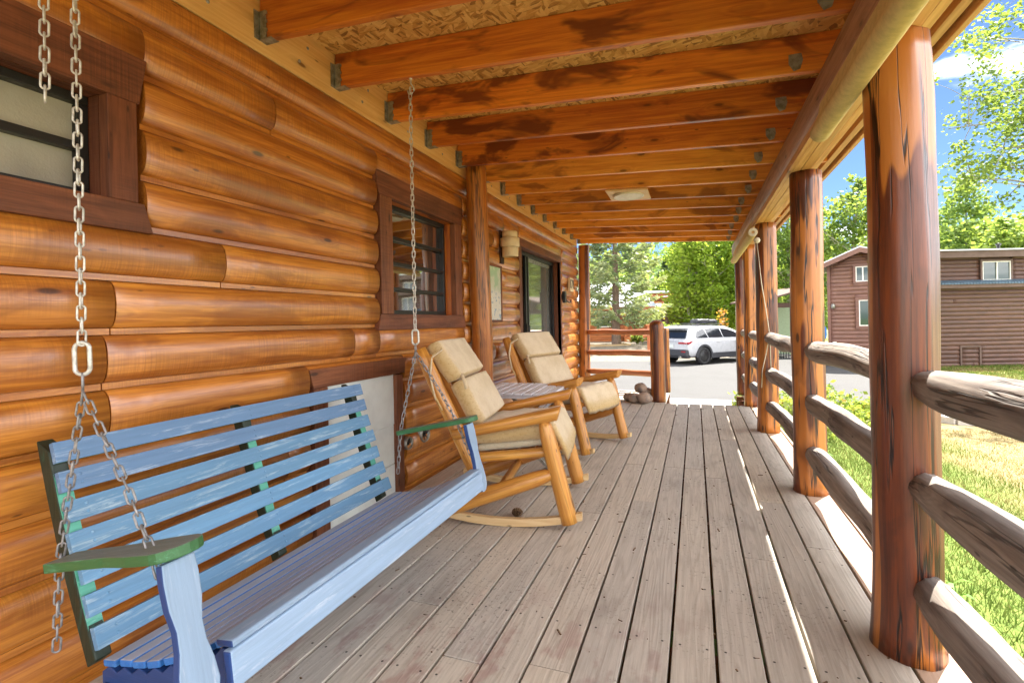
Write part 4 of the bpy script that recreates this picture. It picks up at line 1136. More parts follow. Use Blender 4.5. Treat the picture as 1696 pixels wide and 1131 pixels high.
# ================================================================== outdoors
YAW = R(20.2); CAMZ = 1.13; FPX = 825.
FWv = Vector((-math.sin(YAW), math.cos(YAW), 0)); RTv = Vector((math.cos(YAW), math.sin(YAW), 0))
def spot(u, D):              # ground plan position seen at image column u at depth D
    p = FWv * D + RTv * ((u - 848 - .021 * (30)) / FPX * D)
    return p.x, p.y
def sm(t): t = max(0., min(1., t)); return t * t * (3 - 2 * t)
def gh(x, y):
    d = max((x - .85) / 3.6, (y - 8.3) / 1.9, -(y + 2) / 4., 0.)
    h = -.45 - .33 * sm(d)
    if y < 8.3 and x < .85: h = -.45 - .33 * sm(max(0, -(y + 2) / 4.))
    s = y - .7 * max(0., x + 3)
    h += .42 * sm((s - 23.6) / 5.5) * sm((3.6 - x) / 1.) if y > 20 else 0
    if y > 62: h += 17 * sm((y - 62) / 110) + 25 * sm((y - 170) / 200)
    if y > 5 : h += .03 * mnoise.noise((x * .6, y * .6, 0)) * (1 if (y < 10 and x > 1) or y > 26 else 0)
    return h
xs = sorted(set(list(np.arange(-12, 16, .5)) + [-400, -250, -150, -90, -60, -45, -35, -28, -22, -17, 18, 21, 25, 30, 38, 50, 70, 100, 150, 250, 400]))
ysg = sorted(set(list(np.arange(-6, 33, .5)) + [-300, -150, -80, -40, -20, -12, 35, 38, 42, 46, 50, 56, 62, 70, 80, 90, 100, 115, 130, 150, 170, 200, 250, 300, 380, 500, 650]))
V = np.array([(x, y, gh(x, y)) for y in ysg for x in xs]); nx = len(xs)
Fq = np.array([(j * nx + i, j * nx + i + 1, (j + 1) * nx + i + 1, (j + 1) * nx + i) for j in range(len(ysg) - 1) for i in range(nx - 1)])
g = rawmesh('ground', V, Fq, np.zeros(len(V)), M['ground'], smooth=True); tag(g, 'green and straw coloured lawn with gravel beyond the road', 'ground', kind='structure')
mb = MB(700)
rp = [(-60, 10.35), (.6, 10.45), (2.0, 11.3), (2.7, 12.0), (3.3, 11.9), (4.2, 10.8), (6, 10.45), (12, 10.3), (60, 10.2), (60, 14.9), (9, 15.1), (6.6, 15.3), (5.7, 16.3), (5.2, 20), (4.9, 25), (4.4, 30), (3.7, 30), (3.0, 27.3), (2., 26.4), (0, 25.1), (-2.4, 23.5), (-5, 23.3), (-60, 23.2)]
mb.put([(x, y, -.762) for x, y in rp], [tuple(range(len(rp)))], [(x, y, 0) for x, y in rp])
rd = mb.build('road', M['road']); tag(rd, 'pale sunlit asphalt road passing the end of the porch', 'road', kind='structure')
mb = MB(701)
mb.box((.1, 9.3, -.60), (1.9, 1.9, .06), 0, Matrix.Rotation(.17, 4, 'X'), ); pt = mb.build('path', M['concrete'], None, False, .01); tag(pt, 'pale concrete landing between the porch steps and the road', 'path', kind='structure')
mb = MB(702); prev = None
cps = [(2.0, 11.22), (2.7, 11.9), (3.3, 11.8), (4.2, 10.7), (6, 10.35), (12, 10.2)]
for a, b in zip(cps, cps[1:]): mb.beam((a[0], a[1], -.73), (b[0], b[1], -.73), .14, .13)
kb = mb.build('kerb', M['concrete'], None, False, .01); tag(kb, 'low pale concrete kerb between lawn and road', 'kerb', kind='structure')

# grass blades on the near lawn
rg = np.random.default_rng(7)
def blades(name, n, x0, x1, y0, y1, label, hmin=.035, hmax=.085, wid=.004, dens=None):
    x = rg.uniform(x0, x1, n); y = rg.uniform(y0, y1, n)
    keep = np.ones(n, bool)
    if dens is not None: keep = dens(x, y); x = x[keep]; y = y[keep]
    n = len(x)
    z = np.array([gh(a, b) for a, b in zip(x, y)])
    h = rg.uniform(hmin, hmax, n); th = rg.uniform(0, 2 * np.pi, n); w = wid * rg.uniform(.6, 1.6, n)
    lx = rg.normal(0, .5, n) * h; ly = rg.normal(0, .5, n) * h
    nz = np.array([mnoise.noise((a * 1.1, b * 1.1, 3)) for a, b in zip(x, y)])
    dry = np.clip((x - 2.75 + nz * 2.4 + rg.normal(0, .75, n)) * .8 + .45, 0, 1)
    if y0 > 14: dry = np.clip(nz * 2 + .35 + rg.normal(0, .3, n), 0, 1)
    h *= 1 - .35 * dry
    a = np.stack([x - np.cos(th) * w, y - np.sin(th) * w, z - .01], 1); b = np.stack([x + np.cos(th) * w, y + np.sin(th) * w, z - .01], 1)
    c = np.stack([x + lx, y + ly, z + h], 1)
    v = np.stack([a, b, c], 1).reshape(-1, 3); f = np.arange(3 * n).reshape(-1, 3)
    o = rawmesh(name, v, f, np.repeat(rg.uniform(0, 1, n), 3), M['grass'], extra={'dry': np.repeat(dry, 3)})
    return tag(o, label, 'grass', kind='stuff')
def notroad(x, y): return (y < 10.2) | ((x < 2.2) & (y < 10.3))
blades('lawn_grass', 130000, .86, 6.5, .3, 10.2, 'short lawn grass, green by the porch and straw coloured further out', .03, .075, .0035, lambda x, y: (y < 10.2) & (rg.uniform(0, 1, len(x)) < np.clip(1.6 - .2 * (np.abs(x) + np.abs(y - 2)) * .5, .25, 1)))
blades('far_lawn_grass', 30000, 5.6, 14, 15.2, 23.5, 'patchy grass strip in front of the dark sided house', .05, .12, .012)

# ---------------------------------------------------------------- trees
def leaf_quads(C, size, rng, flat=.5, elong=1.5):
    n = len(C); d = rng.normal(size=(n, 3)); d[:, 2] *= flat; d /= np.linalg.norm(d, axis=1)[:, None] + 1e-9
    e = rng.normal(size=(n, 3)); e -= (e * d).sum(1)[:, None] * d; e /= np.linalg.norm(e, axis=1)[:, None] + 1e-9
    s = size * rng.uniform(.6, 1.35, n)[:, None]
    a = C - d * s * elong / 2; b = C + e * s / 2; c = C + d * s * elong / 2; q = C - e * s / 2
    v = np.stack([a, b, c, q], 1).reshape(-1, 3); return v, np.arange(4 * n).reshape(-1, 4)

def leafy_tree(label, base, H, rad, leaves, size, leaf, seed, f0=.15, nl=26, bark='aspenbark', cat='tree', name='aspen_tree', group=None, trunk_r=.1, sig=.26, lean=(0, 0), shape=1., up=.55):
    t_ = thing(name, label, cat, base, 0, group); rng = np.random.default_rng(seed); r_ = random.Random(seed)
    mb = MB(seed); pts = []; rr = []; n = 14
    for i in range(n):
        f = i / (n - 1)
        pts.append(Vector((lean[0] * f + .25 * mnoise.noise((f * 2, seed, 0)) * f * 2, lean[1] * f + .25 * mnoise.noise((f * 2, seed, 5)) * f * 2, H * .96 * f))); rr.append(trunk_r * (1 - .9 * f) + .008)
    mb.tube(pts, rr, 10, 0, seed, False)
    cl = []; 
    for i in range(nl):
        f = f0 + (.97 - f0) * ((i + r_.random()) / nl)
        k = f * (n - 1); p = pts[int(k)].lerp(pts[min(n - 1, int(k) + 1)], k % 1)
        prof = math.sin(math.pi * min(1, (f - f0 + .16) / (1.14 - f0))) ** .7
        L = rad * prof * r_.uniform(.65, 1.15); az = i * 2.4 + r_.uniform(-.5, .5); ua = r_.uniform(.2, up + .35)
        d = Vector((math.cos(az) * math.cos(ua), math.sin(az) * math.cos(ua), math.sin(ua)))
        q = [p + d * (L * s) + Vector((0, 0, -.12 * L * s * s)) for s in (0, .35, .7, 1.)]
        r0 = max(.008, rr[int(k)] * .5); mb.tube(q, [r0, r0 * .7, r0 * .4, r0 * .15], 6, 0, 0, False)
        m = max(3, int(6 * L / rad * 1.6))
        for j in range(m):
            s = r_.uniform(.25, 1.05); c = q[0].lerp(q[3], s); tw = Vector((r_.gauss(0, 1), r_.gauss(0, 1), r_.gauss(.2, .7))).normalized() * (L * r_.uniform(.1, .42))
            e = c + tw; mb.tube([c, c.lerp(e, .5) + Vector((0, 0, .04)), e], [r0 * .3, r0 * .2, r0 * .08], 4, 0, 0, False)
            cl.append((e, r_.uniform(.5, 1.3)))
    for q in range(4): cl.append((pts[-1] + Vector((r_.gauss(0, .15), r_.gauss(0, .15), r_.uniform(-.3, .3))), .6))
    mb.build('trunk', M[bark], t_)
    w = np.array([c[1] for c in cl]); idx = rng.choice(len(cl), leaves, p=w / w.sum())
    cen = np.array([c[0][:] for c in cl])[idx]; sg = (w[idx] * sig)[:, None]
    C = cen + rng.normal(size=(leaves, 3)) * sg * np.array([1, 1, .75])
    v, f = leaf_quads(C, size, rng)
    hue = np.clip(.5 + .28 * np.array([mnoise.noise((c[0][0] * .8, c[0][1] * .8, c[0][2] * .8 + seed)) for c in cl])[idx] * 2 + rng.normal(0, .16, leaves), 0, .85)
    rawmesh('crown', v, f, np.repeat(hue, 4), M[leaf], t_)
    return t_

def conifer(label, base, H, rad, seed, nb=90, per=46, size=.13, leaf='spruce', f0=.08, name='spruce_tree', group=None, trunk_r=.22, up=.1):
    t_ = thing(name, label, 'tree', base, 0, group); rng = np.random.default_rng(seed); r_ = random.Random(seed)
    mb = MB(seed); mb.tube([(0, 0, -.1), (0, 0, H * .1), (.03, 0, H * .5), (0, 0, H)], [trunk_r * 1.25, trunk_r, trunk_r * .6, .015], 12, 0, seed, False, rw=.1)
    C = []; D = []; hue = []
    for i in range(nb):
        f = f0 + (1 - f0) * (i + r_.random()) / nb
        z = H * f; L = rad * (1 - f) ** .8 * r_.uniform(.7, 1.12) + .12; az = i * 2.39996 + r_.uniform(-.3, .3)
        ua = up + .5 * f + r_.uniform(-.12, .12); o = Vector((math.cos(az), math.sin(az), 0))
        q = [Vector((0, 0, z)) + o * (L * s * math.cos(ua)) + Vector((0, 0, L * (s * math.sin(ua) - .28 * s * (1 - s * .6)))) for s in (0, .25, .5, .75, 1.)]
        mb.tube(q, [.035 * (1 - f) + .008, .025 * (1 - f) + .006, .012, .007, .003], 5, 0, 0, False)
        n = int(per * (L / rad) * 1.5) + 12; hb = r_.uniform(.15, .8)
        for j in range(n):
            s = r_.uniform(.12, 1.02) ** .8; k = min(3.999, s * 4); c = q[int(k)].lerp(q[int(k) + 1], k % 1)
            side = o.cross(Vector((0, 0, 1))) * r_.choice((-1, 1)); wd = L * .30 * (1.05 - s * .75) * r_.random() ** .7
            p = c + side * wd + o * (wd * .6) + Vector((0, 0, -wd * .35 + r_.gauss(0, .03)))
            for _ in range(2):
                C.append((p + Vector((r_.gauss(0, .05), r_.gauss(0, .05), r_.gauss(0, .04))))[:]); dd = (o * .8 + side * .8 + Vector((r_.gauss(0, .4), r_.gauss(0, .4), -.25 + r_.gauss(0, .35)))).normalized(); D.append(dd[:])
                hue.append(min(.99, max(0, hb * .5 + s * .45 + r_.gauss(0, .12))))
    mb.build('trunk', M['bark'], t_)
    C = np.array(C); D = np.array(D); n = len(C)
    e = rng.normal(size=(n, 3)); e -= (e * D).sum(1)[:, None] * D; e /= np.linalg.norm(e, axis=1)[:, None]
    s = size * rng.uniform(.6, 1.4, n)[:, None]
    v = np.stack([C - D * s, C + e * s * .28, C + D * s, C - e * s * .28], 1).reshape(-1, 3)
    rawmesh('crown', v, np.arange(4 * n).reshape(-1, 4), np.repeat(np.array(hue), 4), M[leaf], t_)
    return t_
def onground(u, D): x, y = spot(u, D); return (x, y, gh(x, y) - .03)

conifer('big pale green spruce in the raised bed in front of the orange cabin', (-4.48, 30.3, -.36), 11.5, 3.9, 41, 105, 95, .15, 'spruce', .10, trunk_r=.24, up=.22)
ASP = [(1130, 36.5, 9.0, 1.3), (1142, 33.6, 8.6, 1.4), (1158, 36, 10.5, 1.9), (1178, 33.4, 9.6, 1.7), (1203, 35, 10.2, 1.8), (1226, 33.8, 9.4, 1.7)]
for i, (u, D, H, r) in enumerate(ASP):
    leafy_tree(['aspen at the left end of the row behind the white car, over the grey fence', 'short aspen right of the fence, behind the back of the white car', 'tallest aspen behind the white car', 'bright aspen over the roof rack of the white car', 'aspen over the front half of the white car', 'aspen half hidden behind the far porch posts'][i],
               onground(u, D), H, r, 5600, .15, 'yellowgreen', 60 + i, .06, 34, group='aspens behind the parked car', trunk_r=.11, sig=.30)
leafy_tree('big aspen at the right edge of the view, in front of the dark house', (10.35, 17.2, -.8), 14.5, 3.6, 30000, .085, 'aspen', 80, .20, 60, trunk_r=.17, sig=.23, up=.45)
leafy_tree('young aspen with a crooked trunk rising behind the brown gabled house', onground(1398, 27), 9.6, 2.6, 6500, .15, 'aspen', 81, .28, 30, trunk_r=.13, sig=.24, lean=(.9, .3))
leafy_tree('aspen showing between the second and third porch posts, above the carport', onground(1308, 31), 9.8, 2.3, 5500, .16, 'aspen', 82, .2, 28, trunk_r=.12, sig=.26)
FAR = [(1575, 44, 11.5, 2.4, 'a'), (1603, 39, 13.0, 2.3, 'a'), (1640, 36, 8.6, 2.6, 'y'), (1672, 33, 8.2, 2.5, 'y'), (1705, 38, 9.4, 2.6, 'y'), (1560, 55, 10.5, 2.8, 'a'), (1625, 52, 10, 2.8, 'a'), (1690, 50, 11, 3, 'a'), (1500, 45, 11, 3, 'a'), (1455, 48, 10, 3, 'a'), (1345, 44, 9, 2.8, 'a'), (1290, 46, 10, 2.8, 'a'), (1258, 40, 9.5, 2.4, 'y'), (1092, 58, 6.2, 2.2, 'y'), (1062, 60, 5.6, 2.2, 'y'), (1008, 57, 5.0, 2.6, 'y'), (960, 55, 5.4, 2.6, 'a')]
LB = ['pale leafy tree behind the dark house, near the second post', 'tall feathery tree rising behind the dark house roof', 'bright green bushy tree over the clerestory window', 'bright bushy tree under the big aspen, right of the window', 'bright tree at the right edge behind the dark house', 'distant tree tucked beside the nearest post', 'distant tree between the two bright bushy trees', 'distant tall tree behind the big aspen', 'distant tree hidden behind the nearest post', 'distant tree left of the nearest post, over the gable', 'distant tree over the pale gable roof', 'distant tree seen past the third post', 'bright tree behind the far posts', 'bright tree on the slope behind the roofs', 'darker tree on the slope behind the spruce', 'bright tree left of the spruce trunk, behind the white roof', 'tree at the far left behind the corner post']
for i, (u, D, H, r, k) in enumerate(FAR):
    leafy_tree(LB[i], onground(u, D), H, r, 6500 if D < 42 else 4200, .20 if D < 42 else .26, 'midgreen' if k == 'y' else 'aspendark', 120 + i, .08, 26, group='leafy trees behind the houses', name='leafy_tree', trunk_r=.12, sig=.42)
CF = [(1118, 95, 9), (1104, 105, 8), (1131, 110, 10), (1143, 90, 8), (1096, 88, 7), (1075, 100, 9)]
CL = ['small dark conifer standing out on the distant ridge', 'left of two dark conifers on the distant slope', 'tall conifer on the ridge over the aspens', 'conifer on the slope just left of the aspen crowns', 'low conifer on the slope above the brown roofs', 'conifer on the slope behind the spruce top']
for i, (u, D, H) in enumerate(CF): conifer(CL[i], onground(u, D), H, 1.9, 150 + i, 50, 22, .34, 'conifer', name='conifer_tree', group='conifers on the distant slope')
# the wooded slope beyond reads as one mass
C = []; rngw = np.random.default_rng(3)
for i in range(420):
    x = rngw.uniform(-70, 120); y = rngw.uniform(72, 170); h = rngw.uniform(5, 9); n = 60; q = rngw.normal(size=(n, 3)) * np.array([1.3, 1.3, h * .28]); q[:, 2] += h * .5; C.append(q + np.array([x, y, gh(x, y)]))
C = np.concatenate(C); v, f = leaf_quads(C, 1.0, rngw, .8, 1.4)
w = rawmesh('wooded_slope', v, f, np.repeat(rngw.uniform(0, .85, len(C)), 4), M['aspendark']); tag(w, 'far wooded slope of mixed green trees on the skyline', 'woods', kind='stuff')

# ---------------------------------------------------------------- shrubs and weeds by the porch
def shrub(label, base, rx, h, n, size, leaf, seed, name='shrub', flat=.6):
    t_ = thing(name, label, 'shrub' if name == 'shrub' else 'weed', base); rng = np.random.default_rng(seed); r_ = random.Random(seed); mb = MB(seed); cl = []
    for i in range(14):
        az = i * 2.4; e = Vector((math.cos(az) * rx * r_.uniform(.3, 1), math.sin(az) * rx * r_.uniform(.3, 1), h * r_.uniform(.45, 1)))
        mb.tube([(0, 0, -.05), (e.x * .35, e.y * .35, e.z * .55), e], [.008, .006, .003], 5, 0, 0, False); cl += [e, e * .75, e * .55 + Vector((0, 0, h * .12))]
    mb.build('stems', M['aspenbark'], t_)
    cen = np.array([c[:] for c in cl])[rng.integers(0, len(cl), n)]; C = cen + rng.normal(size=(n, 3)) * np.array([rx * .22, rx * .22, h * .12])
    v, f = leaf_quads(C, size, rng, flat, 1.8); rawmesh('leaves', v, f, np.repeat(np.clip(rng.normal(.5, .28, n), 0, .99), 4), M[leaf], t_)
    return t_
shrub('low yellow green bush at the edge of the road, left of the far posts', (.74, 9.6, -.70), .18, .55, 420, .05, 'shrub', 200)
shrub('green bush between the third and second posts, below the rails', (1.35, 7.6, -.6), .45, .68, 1500, .045, 'shrub', 201)
shrub('reddish green spreading bush behind the middle rail of the second bay', (2.1, 9.0, -.66), .75, .62, 1700, .05, 'shrub', 202)
def weed(label, base, h, seed, lf=.11, n=22):
    t_ = thing('weed', label, 'weed', base); r_ = random.Random(seed); mb = MB(seed); lb = MB(seed + 1)
    for s in range(3):
        dx, dy = r_.uniform(-.08, .08), r_.uniform(-.08, .08); top = Vector((dx * 1.8, dy * 1.8, h * r_.uniform(.7, 1)))
        mb.tube([(dx * .4, dy * .4, -.03), (dx, dy, h * .4), top], [.006, .005, .002], 6, 0, 0, False)
        for i in range(n):
            f = (i + 1) / n; p = Vector((dx * (1 + f * .8), dy * (1 + f * .8), top.z * f)); az = i * 2.4 + s; L = lf * (1.1 - f * .6) * r_.uniform(.7, 1.2)
            o = Vector((math.cos(az), math.sin(az), .45)); sd = o.cross(Vector((0, 0, 1))).normalized() * (L * .17)
            m1 = p + o * (L * .5); e = p + o * L + Vector((0, 0, -L * .35))
            lb.put([p, m1 + sd, e, m1 - sd], [(0, 1, 2, 3)], [p, m1, e, m1])
    mb.build('stem', M['weed'], t_); lb.build('leaves', M['weed'], t_)
weed('tall upright weed beside the second post', (.98, 4.55, -.47), .62, 210)
weed('leafy weed in front of the lower rail of the second bay', (.98, 3.75, -.47), .42, 211, .13)
weed('pale fern like weed just right of the nearest post', (1.14, 2.75, -.49), .40, 212, .15)
weed('low spreading weed below the lowest near rail', (1.20, 2.35, -.49), .26, 213, .14)
weed('small weed sprouting under the lower rail by the deck edge', (.95, 3.30, -.47), .33, 214, .12)
weed('thin weed growing against the deck edge near the third post', (.98, 5.2, -.5), .5, 215, .09)

# ---------------------------------------------------------------- buildings
def hframe(o, rz=YAW):
    a = Vector((math.cos(rz), math.sin(rz), 0)); b = Vector((-math.sin(rz), math.cos(rz), 0)); o = Vector(o)
    return lambda u, d, z: o + a * u + b * d + Vector((0, 0, z))
def hbox(mb, F, u0, u1, d0, d1, z0, z1, rnd=None, grain=0):
    c = F((u0 + u1) / 2, (d0 + d1) / 2, (z0 + z1) / 2); a = F(1, 0, 0) - F(0, 0, 0)
    mb.box(c, (u1 - u0, d1 - d0, z1 - z0), grain, Matrix.Rotation(math.atan2(a.y, a.x), 4, 'Z'), 0, rnd)
def siding(mb, F, u0, u1, z0, z1, h, ops=(), d=0., depth=.035, tongue=.012, seed=0, side=None):
    cs = [z0 + h * i for i in range(int((z1 - z0) / h) + 1)]
    r_ = random.Random(seed)
    fr = side or (lambda y, o, z: F(y, d - o, z))
    log_wall(mb, fr, u0, u1, cs, h, list(ops), {k: [r_.uniform(u0, u1)] for k in range(0, len(cs), 5)}, ztop=z1, depth=depth, tongue=tongue)
def slabq(mb, pts, t):
    n = len(pts); vs = [Vector(p) for p in pts] + [Vector(p) + Vector((0, 0, t)) for p in pts]
    mb.put(vs, [tuple(reversed(range(n))), tuple(range(n, 2 * n))] + [(i, (i + 1) % n, n + (i + 1) % n, n + i) for i in range(n)], vs)
def hwindow(house, F, u0, u1, z0, z1, d, mull=(), trimmat='brownroof', tw=.09, label=None):
    mb = MB(1)
    hbox(mb, F, u0 - tw, u1 + tw, d - .05, d, z1, z1 + tw); hbox(mb, F, u0 - tw, u1 + tw, d - .05, d, z0 - tw, z0)
    hbox(mb, F, u0 - tw, u0, d - .05, d, z0, z1); hbox(mb, F, u1, u1 + tw, d - .05, d, z0, z1)
    w = mb.build('window', M[trimmat], house, True)
    if label: w['label'] = label
    mb = MB(2); f = .035
    hbox(mb, F, u0, u1, d - .04, d - .005, z1 - f, z1); hbox(mb, F, u0, u1, d - .04, d - .005, z0, z0 + f)
    hbox(mb, F, u0, u0 + f, d - .04, d - .005, z0 + f, z1 - f); hbox(mb, F, u1 - f, u1, d - .04, d - .005, z0 + f, z1 - f)
    for m_ in mull: hbox(mb, F, m_ - f * .6, m_ + f * .6, d - .045, d - .006, z0 + f, z1 - f)
    mb.build('frame', M['winframe'], w, True)
    mb = MB(3); mb.quad([F(u0, d - .012, z0), F(u1, d - .012, z0), F(u1, d - .012, z1), F(u0, d - .012, z1)]); mb.build('pane', M['houseglass'], w, True)
    return w

# C: the long dark house on the right
oC = (7.05, 21.55, 0)
C_ = thing('dark_house', 'long dark brown log sided house with a clerestory window, at the right beyond the lawn', 'house', oC); F = hframe(oC)
mb = MB(800)
siding(mb, F, 0, 6.6, -.80, 2.12, .152, [(1.87, 2.62, -.8, -.08)], 0., seed=1)
siding(mb, F, 0, 6.6, 2.30, 3.20, .152, [(2.92, 4.12, 2.14, 3.12)], .30, seed=2)
mb.build('wall', M['housewood'], C_, True)
mb = MB(801); hbox(mb, F, .03, 6.57, .031, 2.6, -.8, 2.2); hbox(mb, F, .03, 6.57, .331, 2.6, 2.2, 3.3); hbox(mb, F, -.05, .04, -.06, .6, -.8, 3.2)
mb.build('wall_core', M['housewood'], C_, True)
mb = MB(802)
slabq(mb, [F(-.25, -.05, 3.36), F(6.9, -.05, 3.36), F(6.9, 2.8, 3.62), F(-.25, 2.8, 3.62)], .05)
rf = mb.build('roof', M['metalroof'], C_, True)
mb = MB(803); hbox(mb, F, -.22, 6.87, .0, .05, 3.12, 3.357); hbox(mb, F, 0, 6.6, -.26, -.22, 2.02, 2.145); mb.build('fascia', M['brownroof'], C_, True)
mb = MB(804)
n = 60
for i in range(n):      # corrugated edge of the lower lean-to roof
    u0 = -.05 + 6.7 * i / n; u1 = -.05 + 6.7 * (i + .62) / n
    slabq(mb, [F(u0, -.30, 2.15), F(u1, -.30, 2.15), F(u1, .32, 2.30), F(u0, .32, 2.30)], .045)
slabq(mb, [F(-.05, -.29, 2.147), F(6.65, -.29, 2.147), F(6.65, .32, 2.297), F(-.05, .32, 2.297)], .02)
mb.build('lean_to_roof', M['blueroof'], C_, True)
hwindow(C_, F, 3.0, 4.03, 2.30, 2.99, .27, (3.53,), 'brownroof', .07, 'wide white framed clerestory window')
mb = MB(805)
for u in (1.89, 2.58): hbox(mb, F, u, u + .06, -.05, 0, -.8, -.02)
hbox(mb, F, 1.89, 2.64, -.05, 0, -.08, -.02); ht = mb.build('crawl_hatch', M['brownroof'], C_, True)
mb = MB(806); siding(mb, F, 1.96, 2.57, -.78, -.1, .152, [], .0, seed=5); mb.build('hatch_board', M['housewood'], ht, True)
mb = MB(807)
mb.lathe([(.05, 0), (.05, .2), (.08, .2), (.08, .26), (.001, .28)], T(*F(3.85, .5, 3.40)), 12); mb.build('vent_pipe', M['black'], rf, True)

# B: the gabled tiny house
oB = (4.74, 21.98, 0)
B_ = thing('brown_gabled_house', 'small brown log sided house with a low gable roof, seen between the two nearest posts', 'house', oB); F = hframe(oB, R(-11.8))
mb = MB(810)
siding(mb, F, .10, 3.0, -.80, 3.0, .150, [(.82, 1.42, 2.30, 3.2), (.88, 1.62, .64, 1.80)], 0., seed=3, depth=.03)
for i in range(5): siding(mb, F, .1 + .17 * i + .12, 3.0 - .36 * i - .3, 2.95 + .11 * i, 3.06 + .11 * i, .11, [], 0., seed=9, depth=.03)
mb.build('wall', M['housewood2'], B_, True)
mb = MB(811); hbox(mb, F, .06, 3.0, .031, 5, -.8, 3.02); 
vs = [F(.05, .03, 3.0), F(3.02, .03, 3.0), F(1.02, .03, 3.55), F(.05, 5, 3.0), F(3.02, 5, 3.0), F(1.02, 5, 3.55)]
mb.put(vs, [(0, 1, 2), (3, 5, 4), (0, 2, 5, 3), (1, 4, 5, 2), (0, 3, 4, 1)], vs); mb.build('wall_core', M['housewood2'], B_, True)
mb = MB(812); hbox(mb, F, 0, .10, -.045, .05, -.8, 3.0); hbox(mb, F, 2.98, 3.08, -.045, .05, -.8, 3.0); mb.build('corner_board', M['housewood2'], B_, True)
mb = MB(813)
RU, RZ, EZ = 1.02, 3.60, 3.02
for e, fl in ((-.28, -1), (2.9, 1)):
    slabq(mb, [F(e, -.5, EZ), F(RU, -.5, RZ), F(RU, 5.2, RZ), F(e, 5.2, EZ)][::fl], .05)
mb.build('roof', M['metalroof'], B_, True)
mb = MB(814)
for e, fl in ((-.28, -1), (2.9, 1)):
    vs = [F(e, -.52, EZ - .17), F(RU, -.52, RZ - .18), F(RU, -.52, RZ - .005), F(e, -.52, EZ - .005)]; mb.put(vs + [v + (F(0, .04, 0) - F(0, 0, 0)) for v in vs], [(0, 1, 2, 3), (7, 6, 5, 4), (0, 4, 5, 1), (3, 2, 6, 7)], vs * 2)
    slabq(mb, [F(e, -.48, EZ - .02), F(RU, -.48, RZ - .02), F(RU, .02, RZ - .02), F(e, .02, EZ - .02)][::fl], .012)
mb.build('bargeboard', M['housewood2'], B_, True)
hwindow(B_, F, .90, 1.34, 2.38, 2.94, 0, (1.12,), 'housewood2', .08); hwindow(B_, F, .98, 1.52, .74, 1.70, 0, (), 'housewood2', .1)
mb = MB(815); mb.lathe([(.02, 0), (.06, .02), (.07, .12), (.05, .18), (.001, .19)], T(*F(.18, -.12, 1.40)), 12); hbox(mb, F, .14, .22, -.06, 0, 1.48, 1.58); mb.build('porch_light', M['galv'], B_, True)
mb = MB(816); hbox(mb, F, .14, .27, -.06, .0, .06, .15); mb.build('outlet_cover', M['winframe'], B_, True)

# carport left of it
oK = (3.2, 26.4, 0); K_ = thing('carport', 'low carport roof on posts seen between the third and second porch posts', 'carport', oK); F = hframe(oK)
mb = MB(820); slabq(mb, [F(-.2, -.2, 1.88), F(2.3, -.2, 2.55), F(2.3, 3.5, 2.55), F(-.2, 3.5, 1.88)], .08); mb.build('roof', M['brownroof'], K_, True)
mb = MB(821); hbox(mb, F, -.1, 2.3, .0, .12, 1.58, 1.80); hbox(mb, F, 1.5, 2.3, .5, .6, 1.8, 2.35); mb.build('beam', M['brownroof'], K_, True)
for u, d in ((0.0, .1), (0.0, 3.2), (2.1, 3.2)):
    mb = MB(822); hbox(mb, F, u, u + .12, d, d + .12, -.8, 1.8); mb.build('post', M['winframe'], K_, True)
mb = MB(823); hbox(mb, F, 1.35, 2.2, 2.0, 2.08, -.8, 1.85); mb.build('end_wall', M['palegreen'], K_, True)
sv = thing('snow_shovel', 'bright blue snow shovel standing blade up by the corner of the brown gabled house', 'shovel', (4.50, 21.75, -.78))
mb = MB(825); F = hframe((4.50, 21.75, -.78)); pts = []
out = [(-.14, 0), (.14, 0), (.17, .12), (.17, .36), (.13, .46), (0, .50), (-.13, .46), (-.17, .36), (-.17, .12)]
a = F(1, 0, 0) - F(0, 0, 0); b = F(0, 1, 0) - F(0, 0, 0)
Mx = Matrix(((a.x, 0, -b.x, 4.50), (a.y, 0, -b.y, 21.75), (0, 1, 0, .28), (0, 0, 0, 1)))
mb.prism(out, .03, Mx); mb.build('blade', M['blueplastic'], sv, True, .008)
mb = MB(826); mb.tube([(4.5, 21.77, -.77), (4.5, 21.77, .42)], .022, 8); mb.build('handle', M['black'], sv, True)
bf = thing('metal_railing', 'short black metal railing beside the carport', 'railing', (3.5, 25.4, -.78)); F = hframe((3.5, 25.4, -.78))
mb = MB(827)
for i in range(12): hbox(mb, F, i * .12, i * .12 + .025, 0, .025, 0, 1.0)
hbox(mb, F, -.02, 1.4, -.005, .03, .97, 1.03); hbox(mb, F, -.02, 1.4, -.004, .029, .1, .14); mb.build('bars', M['black'], bf, True)

# orange cabin behind the spruce
oL = (-6.85, 35.84, 0); L_ = thing('orange_cabin', 'orange log cabin with a white metal roof behind the spruce', 'cabin', oL); F = hframe(oL); zb = -.62
mb = MB(830); siding(mb, F, -5, 2.75, zb, 2.0, .17, [(.33, 1.2, .62, 1.5)], 0., seed=6); mb.build('wall', M['orangewood'], L_, True)
mb = MB(831); hbox(mb, F, -5, 2.75, .031, 5.6, zb, 2.1); hbox(mb, F, 2.75, 4.1, 2.2, 5.6, zb, 2.1); mb.build('wall_core', M['orangewood'], L_, True)
mb = MB(832); slabq(mb, [F(-5.5, -1.0, 2.06), F(4.25, -1.0, 2.06), F(4.25, 5.1, 4.15), F(-5.5, 5.1, 4.15)], .07); slabq(mb, [F(-5.5, 5.1, 4.15), F(4.25, 5.1, 4.15), F(4.25, 8, 3.1), F(-5.5, 8, 3.1)], .07)
